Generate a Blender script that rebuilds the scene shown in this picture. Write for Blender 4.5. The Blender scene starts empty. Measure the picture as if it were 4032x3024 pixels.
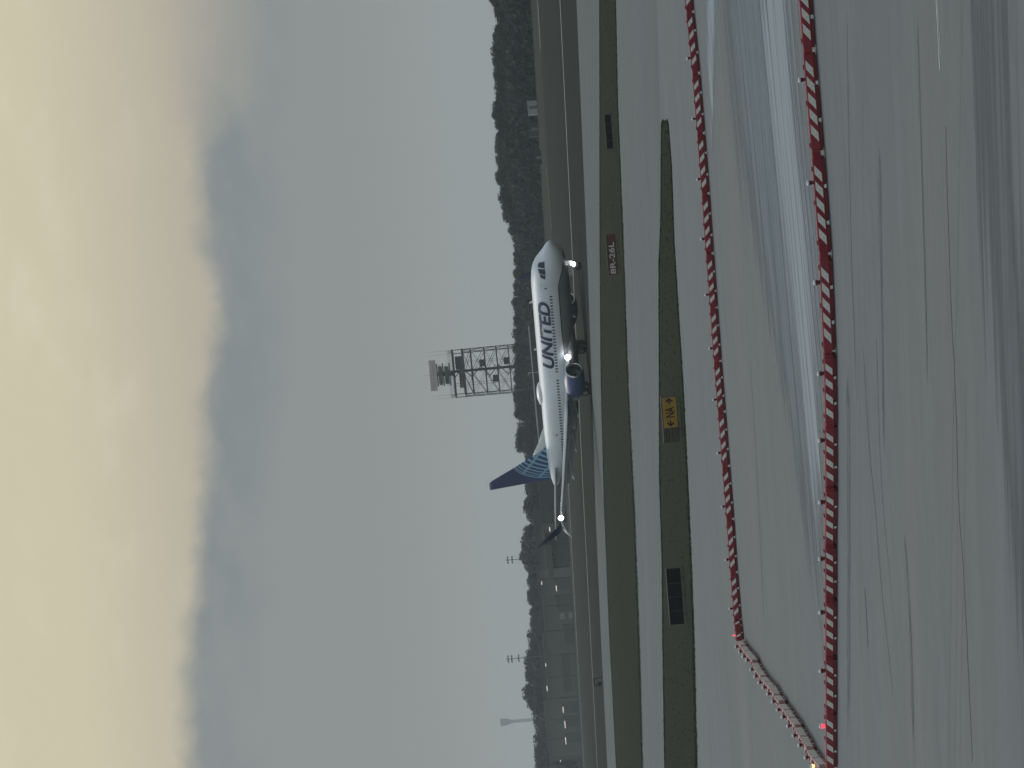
import bpy, bmesh, math, random
from mathutils import Vector, Matrix
R = math.radians
random.seed(7)
sc = bpy.context.scene
col = sc.collection

# ------------------------------------------------------------------ camera (held sideways: scene-up is picture-left)
F, V0, ROLL, H = 13000.0, 2085.0, math.atan(.09), 6.45
PITCH = math.atan((V0 - 2016) / F)
cr, sr = math.cos(ROLL), math.sin(ROLL)
cam_d = bpy.data.cameras.new('camera'); cam = bpy.data.objects.new('camera', cam_d); col.objects.link(cam)
eV = Vector((-sr, 0, -cr)); eU = Vector((cr, 0, -sr)); bk = Vector((0, -1, 0))
M3 = Matrix((eV, eU, bk)).transposed()
M3 = Matrix.Rotation(PITCH, 3, 'X') @ M3
cam.matrix_world = Matrix.Translation((0, 0, H)) @ M3.to_4x4()
cam_d.sensor_fit = 'HORIZONTAL'; cam_d.sensor_width = 36; cam_d.lens = F / 4032 * 36
cam_d.clip_start = 1; cam_d.clip_end = 30000
sc.camera = cam

# ------------------------------------------------------------------ sky
SUN_EL, SUN_AZ = R(40), R(-22)            # azimuth measured from +Y (away from the camera) towards +X
w = bpy.data.worlds.new('World'); sc.world = w; w.use_nodes = True
nt = w.node_tree; nt.nodes.clear()
def N(t, **k):
    n = nt.nodes.new(t)
    for a, b in k.items(): setattr(n, a, b)
    return n
def L(a, b): nt.links.new(a, b)
def math_(op, a, b=None, c=None):
    n = N('ShaderNodeMath', operation=op)
    for i, v in enumerate((a, b, c)):
        if v is None: continue
        if isinstance(v, (int, float)): n.inputs[i].default_value = v
        else: L(v, n.inputs[i])
    return n.outputs[0]
def mapr(v, a, b, c, d, t='SMOOTHSTEP'):
    n = N('ShaderNodeMapRange', interpolation_type=t)
    L(v, n.inputs[0])
    for i, x in zip((1, 2, 3, 4), (a, b, c, d)):
        if isinstance(x, (int, float)): n.inputs[i].default_value = x
        else: L(x, n.inputs[i])
    return n.outputs[0]
def mixc(f, a, b):
    n = N('ShaderNodeMix', data_type='RGBA')
    if isinstance(f, (int, float)): n.inputs[0].default_value = f
    else: L(f, n.inputs[0])
    for i, v in ((6, a), (7, b)):
        if isinstance(v, tuple): n.inputs[i].default_value = (*v, 1)
        else: L(v, n.inputs[i])
    return n.outputs[2]
tc = N('ShaderNodeTexCoord'); sep = N('ShaderNodeSeparateXYZ'); L(tc.outputs['Generated'], sep.inputs[0])
elev = math_('MULTIPLY', math_('ARCSINE', sep.outputs[2]), 57.2958)
def noise(scale, detail, rough=.5, vec=None, sx=(1, 1, 1), off=(0, 0, 0)):
    mp = N('ShaderNodeMapping'); mp.inputs['Scale'].default_value = sx; mp.inputs['Location'].default_value = off
    L(vec or tc.outputs['Generated'], mp.inputs[0])
    n = N('ShaderNodeTexNoise'); n.inputs['Scale'].default_value = scale; n.inputs['Detail'].default_value = detail
    n.inputs['Roughness'].default_value = rough; L(mp.outputs[0], n.inputs[0]); return n.outputs['Fac']
n1 = noise(11, 6, .62, off=(.31, .2, .13)); n2 = noise(60, 4, .6); n3 = noise(26, 5, .6, sx=(1, 1, 2.2), off=(.4, .1, 0))
az = math_('ARCTAN2', sep.outputs[0], sep.outputs[1])
edge = math_('ADD', math_('MULTIPLY_ADD', n1, 1.9, 4.75), math_('MULTIPLY_ADD', n2, .36, -.18))
edge = math_('ADD', edge, math_('MULTIPLY', math_('SINE', math_('MULTIPLY', az, 9)), -.95))
soft = mapr(math_('SINE', math_('MULTIPLY_ADD', az, 13, -.12)), .74, .97, .30, 1.3)
dlt = math_('SUBTRACT', elev, edge)
above = mapr(dlt, math_('MULTIPLY', soft, -1), soft, 0, 1)
bank = mixc(mapr(elev, 0, 3.2, 0, 1), (.305, .320, .312), (.268, .284, .281))
dk = math_('MULTIPLY', mapr(dlt, -1.7, -.4, 0, 1), mapr(n3, .34, .6, .2, 1))
bank = mixc(math_('MULTIPLY', dk, .65), bank, (.20, .238, .250))
warm = mixc(mapr(elev, 5, 8.6, 0, 1), (.47, .425, .345), (.62, .57, .41))
warm = mixc(math_('MULTIPLY', mapr(n3, .5, .75, 0, 1), mapr(elev, 5.5, 7, 0, .22)), warm, (.75, .70, .56))
nish = N('ShaderNodeTexSky', sky_type='NISHITA', sun_disc=False)
nish.sun_elevation = SUN_EL; nish.sun_rotation = SUN_AZ; nish.dust_density = 3; nish.air_density = 1.2
ns = N('ShaderNodeMix', data_type='RGBA', blend_type='MULTIPLY'); ns.inputs[0].default_value = 1
L(nish.outputs[0], ns.inputs[6]); ns.inputs[7].default_value = (.12, .12, .12, 1)
cover = mapr(noise(3, 6, .6, sx=(1, 1, 2)), .35, .7, .55, .95)
high = mixc(cover, ns.outputs[2], (.40, .475, .525))
up = mixc(mapr(elev, 9, 26, 0, 1), warm, high)
sky = mixc(above, bank, up)
bg = N('ShaderNodeBackground'); L(sky, bg.inputs[0]); bg.inputs[1].default_value = 1.0
out = N('ShaderNodeOutputWorld'); L(bg.outputs[0], out.inputs[0])

sd = bpy.data.lights.new('sun', 'SUN'); sd.energy = .8; sd.angle = R(11); sd.color = (1, .95, .86)
so = bpy.data.objects.new('sun', sd); col.objects.link(so)
sv = Vector((math.sin(SUN_AZ) * math.cos(SUN_EL), math.cos(SUN_AZ) * math.cos(SUN_EL), math.sin(SUN_EL)))
so.rotation_euler = sv.to_track_quat('Z', 'Y').to_euler(); so.location = (0, 0, 200)

vs = sc.view_settings
vs.view_transform = 'Standard'; vs.look = 'None'; vs.exposure = 0; vs.gamma = 1; vs.use_curve_mapping = False
sc.render.engine = 'CYCLES'
sc.cycles.max_bounces = 6; sc.cycles.volume_bounces = 1; sc.cycles.use_denoising = True

# ------------------------------------------------------------------ helpers
def tag(o, label, cat, group=None):
    o['label'] = label; o['category'] = cat
    if group: o['group'] = group
    return o
def empty(name, loc=(0, 0, 0), rz=0):
    o = bpy.data.objects.new(name, None); o.empty_display_size = .3
    col.objects.link(o); o.location = loc; o.rotation_euler = (0, 0, rz); return o
def link(name, me, parent=None, loc=None, rot=None):
    o = bpy.data.objects.new(name, me); col.objects.link(o)
    if parent: o.parent = parent
    if loc: o.location = loc
    if rot: o.rotation_euler = rot
    return o
def mesh(name, bm, mats, smooth=False):
    me = bpy.data.meshes.new(name); bm.normal_update(); bm.to_mesh(me); bm.free()
    for m in (mats if isinstance(mats, (list, tuple)) else [mats]): me.materials.append(m)
    if smooth:
        for p in me.polygons: p.use_smooth = True
    return me
def box(bm, x0, x1, y0, y1, z0, z1, mi=0):
    v = [bm.verts.new((x, y, z)) for x in (x0, x1) for y in (y0, y1) for z in (z0, z1)]
    for f in ((0, 1, 3, 2), (4, 6, 7, 5), (0, 4, 5, 1), (2, 3, 7, 6), (0, 2, 6, 4), (1, 5, 7, 3)):
        bm.faces.new([v[i] for i in f]).material_index = mi
def bar(bm, a, b, r0, r1=None, n=6, mi=0, caps=True):
    a, b = Vector(a), Vector(b); r1 = r0 if r1 is None else r1
    d = (b - a).normalized(); u = d.orthogonal().normalized(); v = d.cross(u)
    A = []; B = []
    for i in range(n):
        t = 2 * math.pi * i / n; q = u * math.cos(t) + v * math.sin(t)
        A.append(bm.verts.new(a + q * r0)); B.append(bm.verts.new(b + q * r1))
    for i in range(n):
        bm.faces.new((A[i], A[(i + 1) % n], B[(i + 1) % n], B[i])).material_index = mi
    if caps:
        bm.faces.new(A[::-1]).material_index = mi; bm.faces.new(B).material_index = mi
def loft(bm, rings, close=True, cap0=True, cap1=True, mi=0):
    vr = [[bm.verts.new(p) for p in r] for r in rings]
    n = len(vr[0])
    for a, b in zip(vr, vr[1:]):
        for i in range(n if close else n - 1):
            j = (i + 1) % n
            bm.faces.new((a[i], a[j], b[j], b[i])).material_index = mi
    if cap0: bm.faces.new(vr[0][::-1]).material_index = mi
    if cap1: bm.faces.new(vr[-1]).material_index = mi
    return vr

# procedural materials ------------------------------------------------
class MT:
    """small wrapper: builds a Principled material with noise-driven colour and relief"""
    def __init__(s, name):
        s.m = bpy.data.materials.new(name); s.m.use_nodes = True; s.t = s.m.node_tree
        s.p = s.t.nodes['Principled BSDF']; s.tc = s.t.nodes.new('ShaderNodeTexCoord')
    def n(s, t, **k):
        n = s.t.nodes.new(t)
        for a, b in k.items(): setattr(n, a, b)
        return n
    def l(s, a, b): s.t.links.new(a, b)
    def val(s, sock, v):
        if isinstance(v, (int, float)): sock.default_value = v
        elif isinstance(v, tuple): sock.default_value = (*v, 1) if len(v) == 3 else v
        else: s.l(v, sock)
    def math(s, op, a, b=None, c=None):
        n = s.n('ShaderNodeMath', operation=op)
        for i, v in enumerate((a, b, c)):
            if v is not None: s.val(n.inputs[i], v)
        return n.outputs[0]
    def mapr(s, v, a, b, c=0., d=1.):
        n = s.n('ShaderNodeMapRange', interpolation_type='SMOOTHSTEP')
        s.val(n.inputs[0], v)
        for i, x in zip((1, 2, 3, 4), (a, b, c, d)): s.val(n.inputs[i], x)
        return n.outputs[0]
    def mix(s, f, a, b, blend='MIX'):
        n = s.n('ShaderNodeMix', data_type='RGBA', blend_type=blend)
        s.val(n.inputs[0], f); s.val(n.inputs[6], a); s.val(n.inputs[7], b); return n.outputs[2]
    def noise(s, scale, detail=4, rough=.55, stretch=(1, 1, 1), rot=0, off=(0, 0, 0)):
        mp = s.n('ShaderNodeMapping'); mp.vector_type = 'TEXTURE'
        mp.inputs['Scale'].default_value = stretch; mp.inputs['Rotation'].default_value = (0, 0, rot); mp.inputs['Location'].default_value = off
        s.l(s.tc.outputs['Object'], mp.inputs[0])
        n = s.n('ShaderNodeTexNoise'); n.inputs['Scale'].default_value = scale
        n.inputs['Detail'].default_value = detail; n.inputs['Roughness'].default_value = rough
        s.l(mp.outputs[0], n.inputs[0]); return n.outputs['Fac']
    def bump(s, h, st=.3, dist=.02):
        b = s.n('ShaderNodeBump'); b.inputs['Strength'].default_value = st; b.inputs['Distance'].default_value = dist
        s.l(h, b.inputs['Height']); s.l(b.outputs[0], s.p.inputs['Normal'])
    def done(s, colr, rough=.6, metal=0., spec=.5):
        s.val(s.p.inputs['Base Color'], colr); s.val(s.p.inputs['Roughness'], rough)
        s.p.inputs['Metallic'].default_value = metal; s.p.inputs['Specular IOR Level'].default_value = spec
        return s.m
def paint(name, c, rough=.5, var=.18, scale=3., metal=0., spec=.5):
    t = MT(name); f = t.noise(scale, 5, .65)
    return t.done(t.mix(t.mapr(f, .3, .7), tuple(x * (1 - var) for x in c), tuple(min(1, x * (1 + var)) for x in c)), rough, metal, spec)
def glow(name, c, st):
    m = bpy.data.materials.new(name); m.use_nodes = True; p = m.node_tree.nodes['Principled BSDF']
    p.inputs['Base Color'].default_value = (*c, 1); p.inputs['Emission Color'].default_value = (*c, 1)
    p.inputs['Emission Strength'].default_value = st; return m

def gp(x, y, z=0.):
    """photo pixel (4032 x 3024) -> point on the level z"""
    d = M3 @ Vector((x - 2016, 1512 - y, -F)); t = (z - H) / d.z
    return Vector((d.x * t, d.y * t, z))
def at(x, y, D):
    """photo pixel at the distance D along the view"""
    d = M3 @ Vector((x - 2016, 1512 - y, -F)); t = D / d.y
    return Vector((d.x * t, D, H + d.z * t))
def extend(pts, a=1., b=1.):
    """lengthen a ground polyline in its own direction, so that it runs on beyond the picture"""
    p0 = pts[0] + (pts[0] - pts[1]).normalized() * a; p1 = pts[-1] + (pts[-1] - pts[-2]).normalized() * b
    return [p0] + pts + [p1]
def resample(pts, n):
    ds = [0]
    for a, b in zip(pts, pts[1:]): ds.append(ds[-1] + (b - a).length)
    res = []
    for k in range(n):
        d = ds[-1] * k / (n - 1); i = 0
        while i < len(ds) - 2 and ds[i + 1] < d: i += 1
        res.append(pts[i].lerp(pts[i + 1], (d - ds[i]) / max(1e-9, ds[i + 1] - ds[i])))
    return res
def soft_edge(m, ang=0.):
    """let a stain or a painted sheen fray out towards its edges"""
    t = m.node_tree; pr = t.nodes['Principled BSDF']; uv = t.nodes.new('ShaderNodeAttribute'); uv.attribute_name = 'across'
    tcn = t.nodes.new('ShaderNodeTexCoord'); nz = t.nodes.new('ShaderNodeTexNoise'); nz.inputs['Scale'].default_value = 1.5; nz.inputs['Detail'].default_value = 7; nz.inputs['Roughness'].default_value = .7
    mp = t.nodes.new('ShaderNodeMapping'); mp.vector_type = 'TEXTURE'; mp.inputs['Scale'].default_value = (32, 1, 1); mp.inputs['Rotation'].default_value = (0, 0, ang)
    t.links.new(tcn.outputs['Object'], mp.inputs[0]); t.links.new(mp.outputs[0], nz.inputs[0])
    a = t.nodes.new('ShaderNodeMath'); a.operation = 'MULTIPLY_ADD'; t.links.new(nz.outputs['Fac'], a.inputs[0]); a.inputs[1].default_value = 2.6; a.inputs[2].default_value = -1.55
    b = t.nodes.new('ShaderNodeMath'); b.operation = 'ADD'; t.links.new(a.outputs[0], b.inputs[0]); t.links.new(uv.outputs['Fac'], b.inputs[1])
    c = t.nodes.new('ShaderNodeMapRange'); c.interpolation_type = 'SMOOTHSTEP'; t.links.new(b.outputs[0], c.inputs[0]); c.inputs[1].default_value = 0; c.inputs[2].default_value = .85
    t.links.new(c.outputs[0], pr.inputs['Alpha'])
def strip(name, A, B, z, mat, n=120):
    if mat in SOFT:
        A = resample(A, n); B = resample(B, n); bm = bmesh.new(); lay = bm.verts.layers.float.new('across'); m = 16; g = []
        for i in range(n):
            row = []
            for j in range(m + 1):
                p = A[i].lerp(B[i], j / m); v = bm.verts.new((p.x, p.y, z)); e = min(1, 2.6 * min(j, m - j) / m)
                v[lay] = e * min(1, (n - 1 - i) / (n * .3)) * min(1, i / (n * .12)); row.append(v)
            g.append(row)
        for i in range(n - 1):
            for j in range(m): bm.faces.new((g[i][j], g[i + 1][j], g[i + 1][j + 1], g[i][j + 1]))
        me = mesh(name, bm, mat)
        if me.polygons[0].normal.z < 0: me.flip_normals()
        o = link(name, me); o['kind'] = 'structure'; return o

    bm = bmesh.new(); A = resample(A, n); B = resample(B, n)
    va = [bm.verts.new((p.x, p.y, z)) for p in A]; vb = [bm.verts.new((p.x, p.y, z)) for p in B]
    for i in range(n - 1): bm.faces.new((va[i], va[i + 1], vb[i + 1], vb[i]))
    bmesh.ops.recalc_face_normals(bm, faces=bm.faces)
    me = mesh(name, bm, mat)
    if me.polygons[0].normal.z < 0: me.flip_normals()
    o = link(name, me); o['kind'] = 'structure'; return o
def flat_line(name, pts, wd, z, mat, parent=None):
    bm = bmesh.new(); prev = None
    for i, p in enumerate(pts):
        d = (pts[min(i + 1, len(pts) - 1)] - pts[max(0, i - 1)]).normalized(); s = Vector((-d.y, d.x, 0)) * wd / 2
        cur = [bm.verts.new((p.x + s.x, p.y + s.y, z)), bm.verts.new((p.x - s.x, p.y - s.y, z))]
        if prev: bm.faces.new((prev[0], prev[1], cur[1], cur[0]))
        prev = cur
    me = mesh(name, bm, mat)
    if me.polygons[0].normal.z < 0: me.flip_normals()
    o = link(name, me, parent); return o

# ------------------------------------------------------------------ ground materials
def grass_mat(name, a, b, c):
    t = MT(name); big = t.noise(.05, 5, .6, (6, 1, 1), R(-20)); mid = t.noise(.6, 6, .7, (3, 1, 1), R(-20)); fine = t.noise(9, 3, .7)
    cc = t.mix(t.mapr(big, .35, .65), a, b); cc = t.mix(t.mapr(mid, .42, .72, 0, .75), cc, c)
    cc = t.mix(t.mapr(fine, .4, .7, 0, .25), cc, tuple(x * .6 for x in b))
    t.bump(fine, .25, .04); return t.done(cc, 1., spec=.02)
M_field = grass_mat('dry_field', (.055, .054, .042), (.042, .046, .034), (.075, .066, .056))
M_grass = grass_mat('mown_grass', (.032, .036, .023), (.028, .033, .021), (.042, .041, .027))
M_blade = grass_mat('grass_blade', (.060, .072, .045), (.052, .066, .040), (.075, .078, .050))
M_grassB = grass_mat('island_grass', (.030, .036, .023), (.027, .034, .021), (.040, .041, .026))
def pave_mat(name, base, ang, stain=.35, light=.2, rough=.75, seed=0., warm=.0, spec=.3, k=1.):
    """weathered pavement: long drifts of wear and dirt along the traffic direction, aggregate, worn tyre streaks"""
    t = MT(name)
    a = t.noise(.12 / k, 4, .55, (9, 1, 1), ang, (seed, seed, 0)); b = t.noise(.7 / k, 5, .6, (22, 1, 1), ang, (seed * 2, 3, 0))
    c = t.noise(.05 / k, 3, .5, (2.5, 1, 1), ang, (5, seed, 0)); e = t.noise(2.6 / k, 4, .6, (60, 1, 1), ang + R(3), (1, seed, 0)); g = t.noise(26, 3, .7); sp = t.noise(3.5, 5, .75)
    dk = tuple(x * (1 - stain) for x in base); lt = tuple(min(1, x * (1 + light)) for x in base)
    cc = t.mix(t.mapr(a, .32, .68), dk, lt)
    cc = t.mix(t.mapr(b, .4, .66, 0, .55), cc, base)
    cc = t.mix(t.mapr(c, .45, .7, 0, .6), cc, (base[0] * (1.05 + warm), base[1], base[2] * (.95 - warm)))
    cc = t.mix(t.mapr(e, .56, .72, 0, .42), cc, tuple(x * .55 for x in base))
    cc = t.mix(t.mapr(g, .35, .7, 0, .22), cc, tuple(x * .6 for x in base))
    cc = t.mix(t.mapr(sp, .66, .78, 0, .3), cc, tuple(min(1, x * 1.6) for x in base))
    mo = t.noise(1.7, 8, .78, (2.2, 1, 1), ang); cc = t.mix(t.mapr(mo, .42, .62, 0, .34), cc, tuple(x * .70 for x in base))
    mo2 = t.noise(.33 / k, 6, .7, (3, 1, 1), ang); cc = t.mix(t.mapr(mo2, .44, .64, 0, .30), cc, tuple(x * .74 for x in base))
    rr = t.mapr(a, .3, .7, rough - .12, rough + .1)
    t.bump(g, .25, .008)
    return t.done(cc, rr, spec=spec)
def dirang(a, b):
    d = gp(*b) - gp(*a); return math.atan2(d.y, d.x)
ang_near = math.atan2((gp(3800, 3024) - gp(3690, 0)).y, (gp(3800, 3024) - gp(3690, 0)).x)
M_apron = pave_mat('apron_concrete', (.190, .205, .210), ang_near, .22, .10, .85, 2., .05, .12)
M_sheen = pave_mat('sealed_sheen_concrete', (.275, .335, .375), dirang((3225, 2450), (3040, 500)), .2, .2, .7, 7., 0, .2)  # smoother sealed concrete, with the pale sky sheen painted into its colour
M_taxi2 = pave_mat('pale_concrete', (.172, .187, .190), dirang((2516, 2500), (2433, 400)), .24, .2, .9, 4., .04, .1, k=2)
M_road = pave_mat('road_concrete', (.150, .160, .159), dirang((2401, 2500), (2364, 950)), .2, .15, .9, 9., .02, .1, k=3)
M_rway = pave_mat('old_asphalt', (.030, .034, .027), dirang((2321, 2424), (2249, 895)), .3, .25, .95, 12., .06, .02, k=4)
M_line = paint('worn_line_paint', (.55, .58, .53), .7, .3, 1.2)
M_seal = paint('joint_sealant', (.125, .137, .139), .9, .25, 2, 0., .1)
M_tar = paint('old_tar', (.06, .066, .068), .8, .2, 3)
M_tyre = paint('tyre_rubber_stain', (.146, .163, .168), .9, .12, .6, 0., .1)
M_rust = paint('rust_stain', (.185, .178, .166), .9, .15, 1., 0., .1)

M_worn = pave_mat('darkened_concrete', (.150, .168, .174), ang_near, .12, .12, .85, 3., 0, .1)
M_blu = pave_mat('bluish_sheen_concrete', (.172, .208, .225), dirang((3225, 2450), (3040, 500)), .22, .2, .8, 5., 0, .12)  # fainter sky sheen painted as a bluish concrete tone
SOFT = [M_sheen, M_tyre, M_worn, M_blu]
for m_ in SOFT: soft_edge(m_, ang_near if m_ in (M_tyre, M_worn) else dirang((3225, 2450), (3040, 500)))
# ------------------------------------------------------------------ ground
bm = bmesh.new()
for x in range(-6, 7):
    for y in range(-6, 7): bm.verts.new((x * 1500, y * 1500 + 2000, 0))
bm.verts.ensure_lookup_table()
for i in range(12):
    for j in range(12): bm.faces.new([bm.verts[k] for k in (i * 13 + j, (i + 1) * 13 + j, (i + 1) * 13 + j + 1, i * 13 + j + 1)])
g = link('ground', mesh('ground', bm, M_field)); g['kind'] = 'structure'

P = lambda *q: [gp(*p) for p in q]
far_edge = extend(P((2117, 0), (2172, 900), (2238, 1900), (2265, 2424), (2300, 3024)), 300, 900)
road_far = extend(P((2270, 0), (2310, 950), (2330, 1500), (2345, 2000), (2366, 2500), (2392, 3024)), 150, 250)
road_near = extend(P((2363, 0), (2364, 950), (2368, 1500), (2381, 2000), (2401, 2500), (2428, 3024)), 100, 200)
ga_near = extend(P((2425, 0), (2433, 400), (2453, 900), (2473, 1500), (2498, 2000), (2516, 2500), (2530, 3024)), 60, 100)
strip('runway', far_edge, road_far, .004, M_rway)
strip('service_road', road_far, road_near, .012, M_road)
strip('grass_strip', road_near, ga_near, .016, M_grass)
apr_near = [Vector((60, -40, 0)), Vector((0, -40, 0)), Vector((-60, -40, 0))]
strip('apron', ga_near, apr_near, .008, M_apron)
gb_far = P((2613, 474), (2607, 492), (2605, 860), (2597, 1050), (2599, 1500), (2600, 1900), (2610, 2230), (2612, 2500), (2620, 3024))
gb_near = P((2629, 474), (2634, 490), (2646, 650), (2656, 950), (2670, 1180), (2690, 1500), (2707, 1850), (2722, 2200), (2732, 2500), (2744, 3024))
gb_far.append(gb_far[-1] + (gb_far[-1] - gb_far[-2]).normalized() * 60); gb_near.append(gb_near[-1] + (gb_near[-1] - gb_near[-2]).normalized() * 60)
gb_far_t = [gb_far[0]] + gb_far[1:]
strip('taxiway', ga_near, extend(P((2585, 0), (2600, 480), (2603, 860), (2596, 1050), (2598, 1500), (2599, 1900), (2609, 2230), (2611, 2500), (2619, 3024)), 60, 60), .012, M_taxi2)
strip('grass_island', gb_far, gb_near, .020, M_grassB)
strip('sealed_sheen_apron', P((2790, -900), (2800, 0), (2850, 500), (2930, 900), (3040, 1400), (3130, 2000), (3200, 2450), (3243, 2750)),
      P((3150, -900), (3170, 0), (3215, 500), (3262, 1000), (3285, 1300), (3290, 1700), (3288, 2200), (3280, 2450), (3266, 2760)), .0150, M_blu)  # wide sheet between the barriers carrying the faint painted sky sheen
strip('sealed_sheen_strip', P((2940, -900), (2955, 0), (3000, 500), (3060, 900), (3125, 1400), (3180, 2000), (3222, 2450), (3243, 2650)),
      P((3140, -900), (3155, 0), (3195, 500), (3258, 1000), (3274, 1300), (3272, 1700), (3262, 2200), (3256, 2450), (3248, 2660)), .0172, M_sheen)  # brightest band of the painted sky sheen
strip('sealed_sheen_lane', P((2752, -900), (2768, 0), (2790, 400), (2800, 760)), P((2850, -900), (2842, 0), (2822, 400), (2806, 770)), .0165, M_sheen, 40)  # narrow farther lane of the same painted sheen
# painted lines, joints and old tyre tracks lie on the pavements
def lines(lst, wd, z, mat, name, label=None, wob=0.):
    for pts in lst:
        q = [gp(*p) for p in pts]
        for _ in range(3): q = [q[0]] + [v for a, b in zip(q, q[1:]) for v in (a.lerp(b, .25), a.lerp(b, .75))] + [q[-1]]
        q = resample(q, 40)
        if wob: q = [v + Vector((random.uniform(-wob, wob), random.uniform(-wob, wob), 0)) for v in q]
        o = flat_line(name, q, wd, z, mat); o['kind'] = 'structure'
lines([[(2195, -200), (2205, 0), (2249, 895), (2294, 1900), (2321, 2424), (2352, 3024), (2362, 3200)]], .62, .010, M_line, 'runway_edge_line')
lines([[(2117, 0), (2128, 190)], [(2150, 650), (2172, 900)], [(2238, 1900), (2265, 2424), (2300, 3024)]], .9, .010, M_line, 'apron_edge_line')
lines([[(2271, 0), (2311, 950), (2331, 1500), (2346, 2000), (2367, 2500), (2393, 3024)]], .35, .018, M_seal, 'gutter_line')
lines([[(3686, -60), (3703, 270)]], .05, .012, M_line, 'worn_paint_mark', wob=.02)
lines([[(3690, -60), (3706, 215)]], .03, .0125, M_line, 'worn_paint_mark', wob=.015)
jl = [[(3370, 0), (3380, 900), (3384, 1600), (3390, 2300), (3383, 3024)], [(3395, 200), (3402, 1100), (3420, 1500), (3437, 2200)],
      [(3350, 1500), (3353, 2200), (3350, 3024)], [(3338, 1500), (3340, 2300), (3337, 3024)], [(3330, 600), (3352, 1100), (3385, 1500)],
      [(3790, 0), (3782, 600), (3770, 1200), (3757, 1550), (3750, 2100), (3743, 2500), (3736, 3024)],
      [(3805, 1500), (3800, 2200), (3788, 2560), (3782, 3024)], [(3772, 2050), (3768, 2600), (3760, 3024)],
      [(3985, 0), (3980, 200)], [(3458, 700), (3462, 1000)], [(3652, 1390), (3652, 1500)],
      [(2517, 350), (2518, 800), (2518, 1200)], [(2545, 600), (2560, 760), (2575, 880)],
      [(2800, 1600), (2808, 1900), (2813, 2200), (2818, 2500), (2828, 3024)], [(2775, 0), (2777, 500)], [(2845, 2500), (2870, 2660), (2895, 2950)],
      [(3140, 2680), (3150, 2760), (3155, 2800)], [(3415, 2240), (3424, 2420)], [(3225, 1700), (3228, 1760)], [(3228, 1830), (3229, 1890)]]
lines(jl[:11] + jl[13:], .011, .0135, M_seal, 'pavement_joint')
def track(name, pts, wd, z, mat):
    q = [gp(*p) for p in pts]
    for _ in range(3): q = [q[0]] + [v for a, b in zip(q, q[1:]) for v in (a.lerp(b, .25), a.lerp(b, .75))] + [q[-1]]
    d = (q[-1] - q[0]).normalized(); n_ = Vector((-d.y, d.x, 0)) * wd / 2
    strip(name, [p + n_ for p in q], [p - n_ for p in q], z, mat, 60)
lines(jl[11:13], .03, .0150, M_seal, 'pavement_joint')
zt_ = .0105
for wd_, pts in ((.28, [(3397, 1300), (3425, 1800), (3445, 1950), (3470, 2300), (3510, 2650), (3545, 3054)]), (.22, [(3450, 1200), (3468, 1900), (3505, 2250), (3530, 2600)]),
       (.55, [(3560, 2050), (3585, 2400), (3595, 2700), (3600, 3054)]), (.3, [(3335, -60), (3345, 700), (3365, 1300), (3380, 1700)]), (.5, [(3465, 500), (3470, 1000), (3480, 1500), (3484, 1900)]),
       (.35, [(3610, -60), (3640, 900), (3660, 1700)]), (.7, [(3340, 1400), (3345, 2200), (3340, 3054)]), (.3, [(2950, 1300), (2990, 2000), (3020, 2700)])):
    track('tyre_track', pts, wd_, zt_, M_tyre); zt_ += .0002
strip('worn_patch', P((3740, -1500), (3795, 0), (3830, 700), (3880, 1400), (3930, 2200), (3985, 3124)), P((4000, -1500), (4030, 0), (4060, 700), (4110, 1400), (4160, 2200), (4250, 3124)), .0095, M_worn, 80)
lines([[(3407, 2320), (3416, 2460), (3419, 2545)]], .1, .0140, M_tar, 'tar_smear', wob=.008)
lines([[(3725, 500), (3735, 900), (3750, 1300), (3765, 1550), (3775, 2000), (3800, 2300), (3830, 3000)]], .10, .0130, M_rust, 'rust_streak', wob=.02)

# grass blades over the two strips (uncountable)
def blades(name, A, B, n, h0, seedv, label, gm):
    rnd = random.Random(seedv); A = resample(A, 200); B = resample(B, 200); vs_, fs = [], []
    for _ in range(n):
        i = rnd.randrange(199); t = rnd.random(); a = A[i].lerp(A[i + 1], t); b = B[i].lerp(B[i + 1], t)
        e = rnd.random(); e = e if rnd.random() < .06 else (rnd.choice((rnd.gauss(0, .014), 1 - rnd.gauss(0, .014))))
        p = a.lerp(b, e); hh = .018 + h0 * rnd.uniform(.4, 1.3); an = rnd.uniform(0, 6.28); wd = .07
        dx, dy = math.cos(an) * wd, math.sin(an) * wd; k = len(vs_)
        vs_ += [(p.x - dx, p.y - dy, .018), (p.x + dx, p.y + dy, .018), (p.x + rnd.uniform(-.06, .06), p.y + rnd.uniform(-.06, .06), hh)]
        fs.append((k, k + 1, k + 2))
    me = bpy.data.meshes.new(name); me.from_pydata(vs_, [], fs); me.materials.append(M_blade)
    o = link(name, me); o['kind'] = 'stuff'; o['label'] = label; o['category'] = 'grass'
blades('grass', road_near[1:-1], ga_near[1:-1], 26000, .03, 3, 'short dull green grass on the strip beside the far road', M_grass)
blades('grass', gb_far[:-1], gb_near[:-1], 26000, .03, 4, 'short green grass on the island behind the striped barriers', M_grassB)

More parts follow.
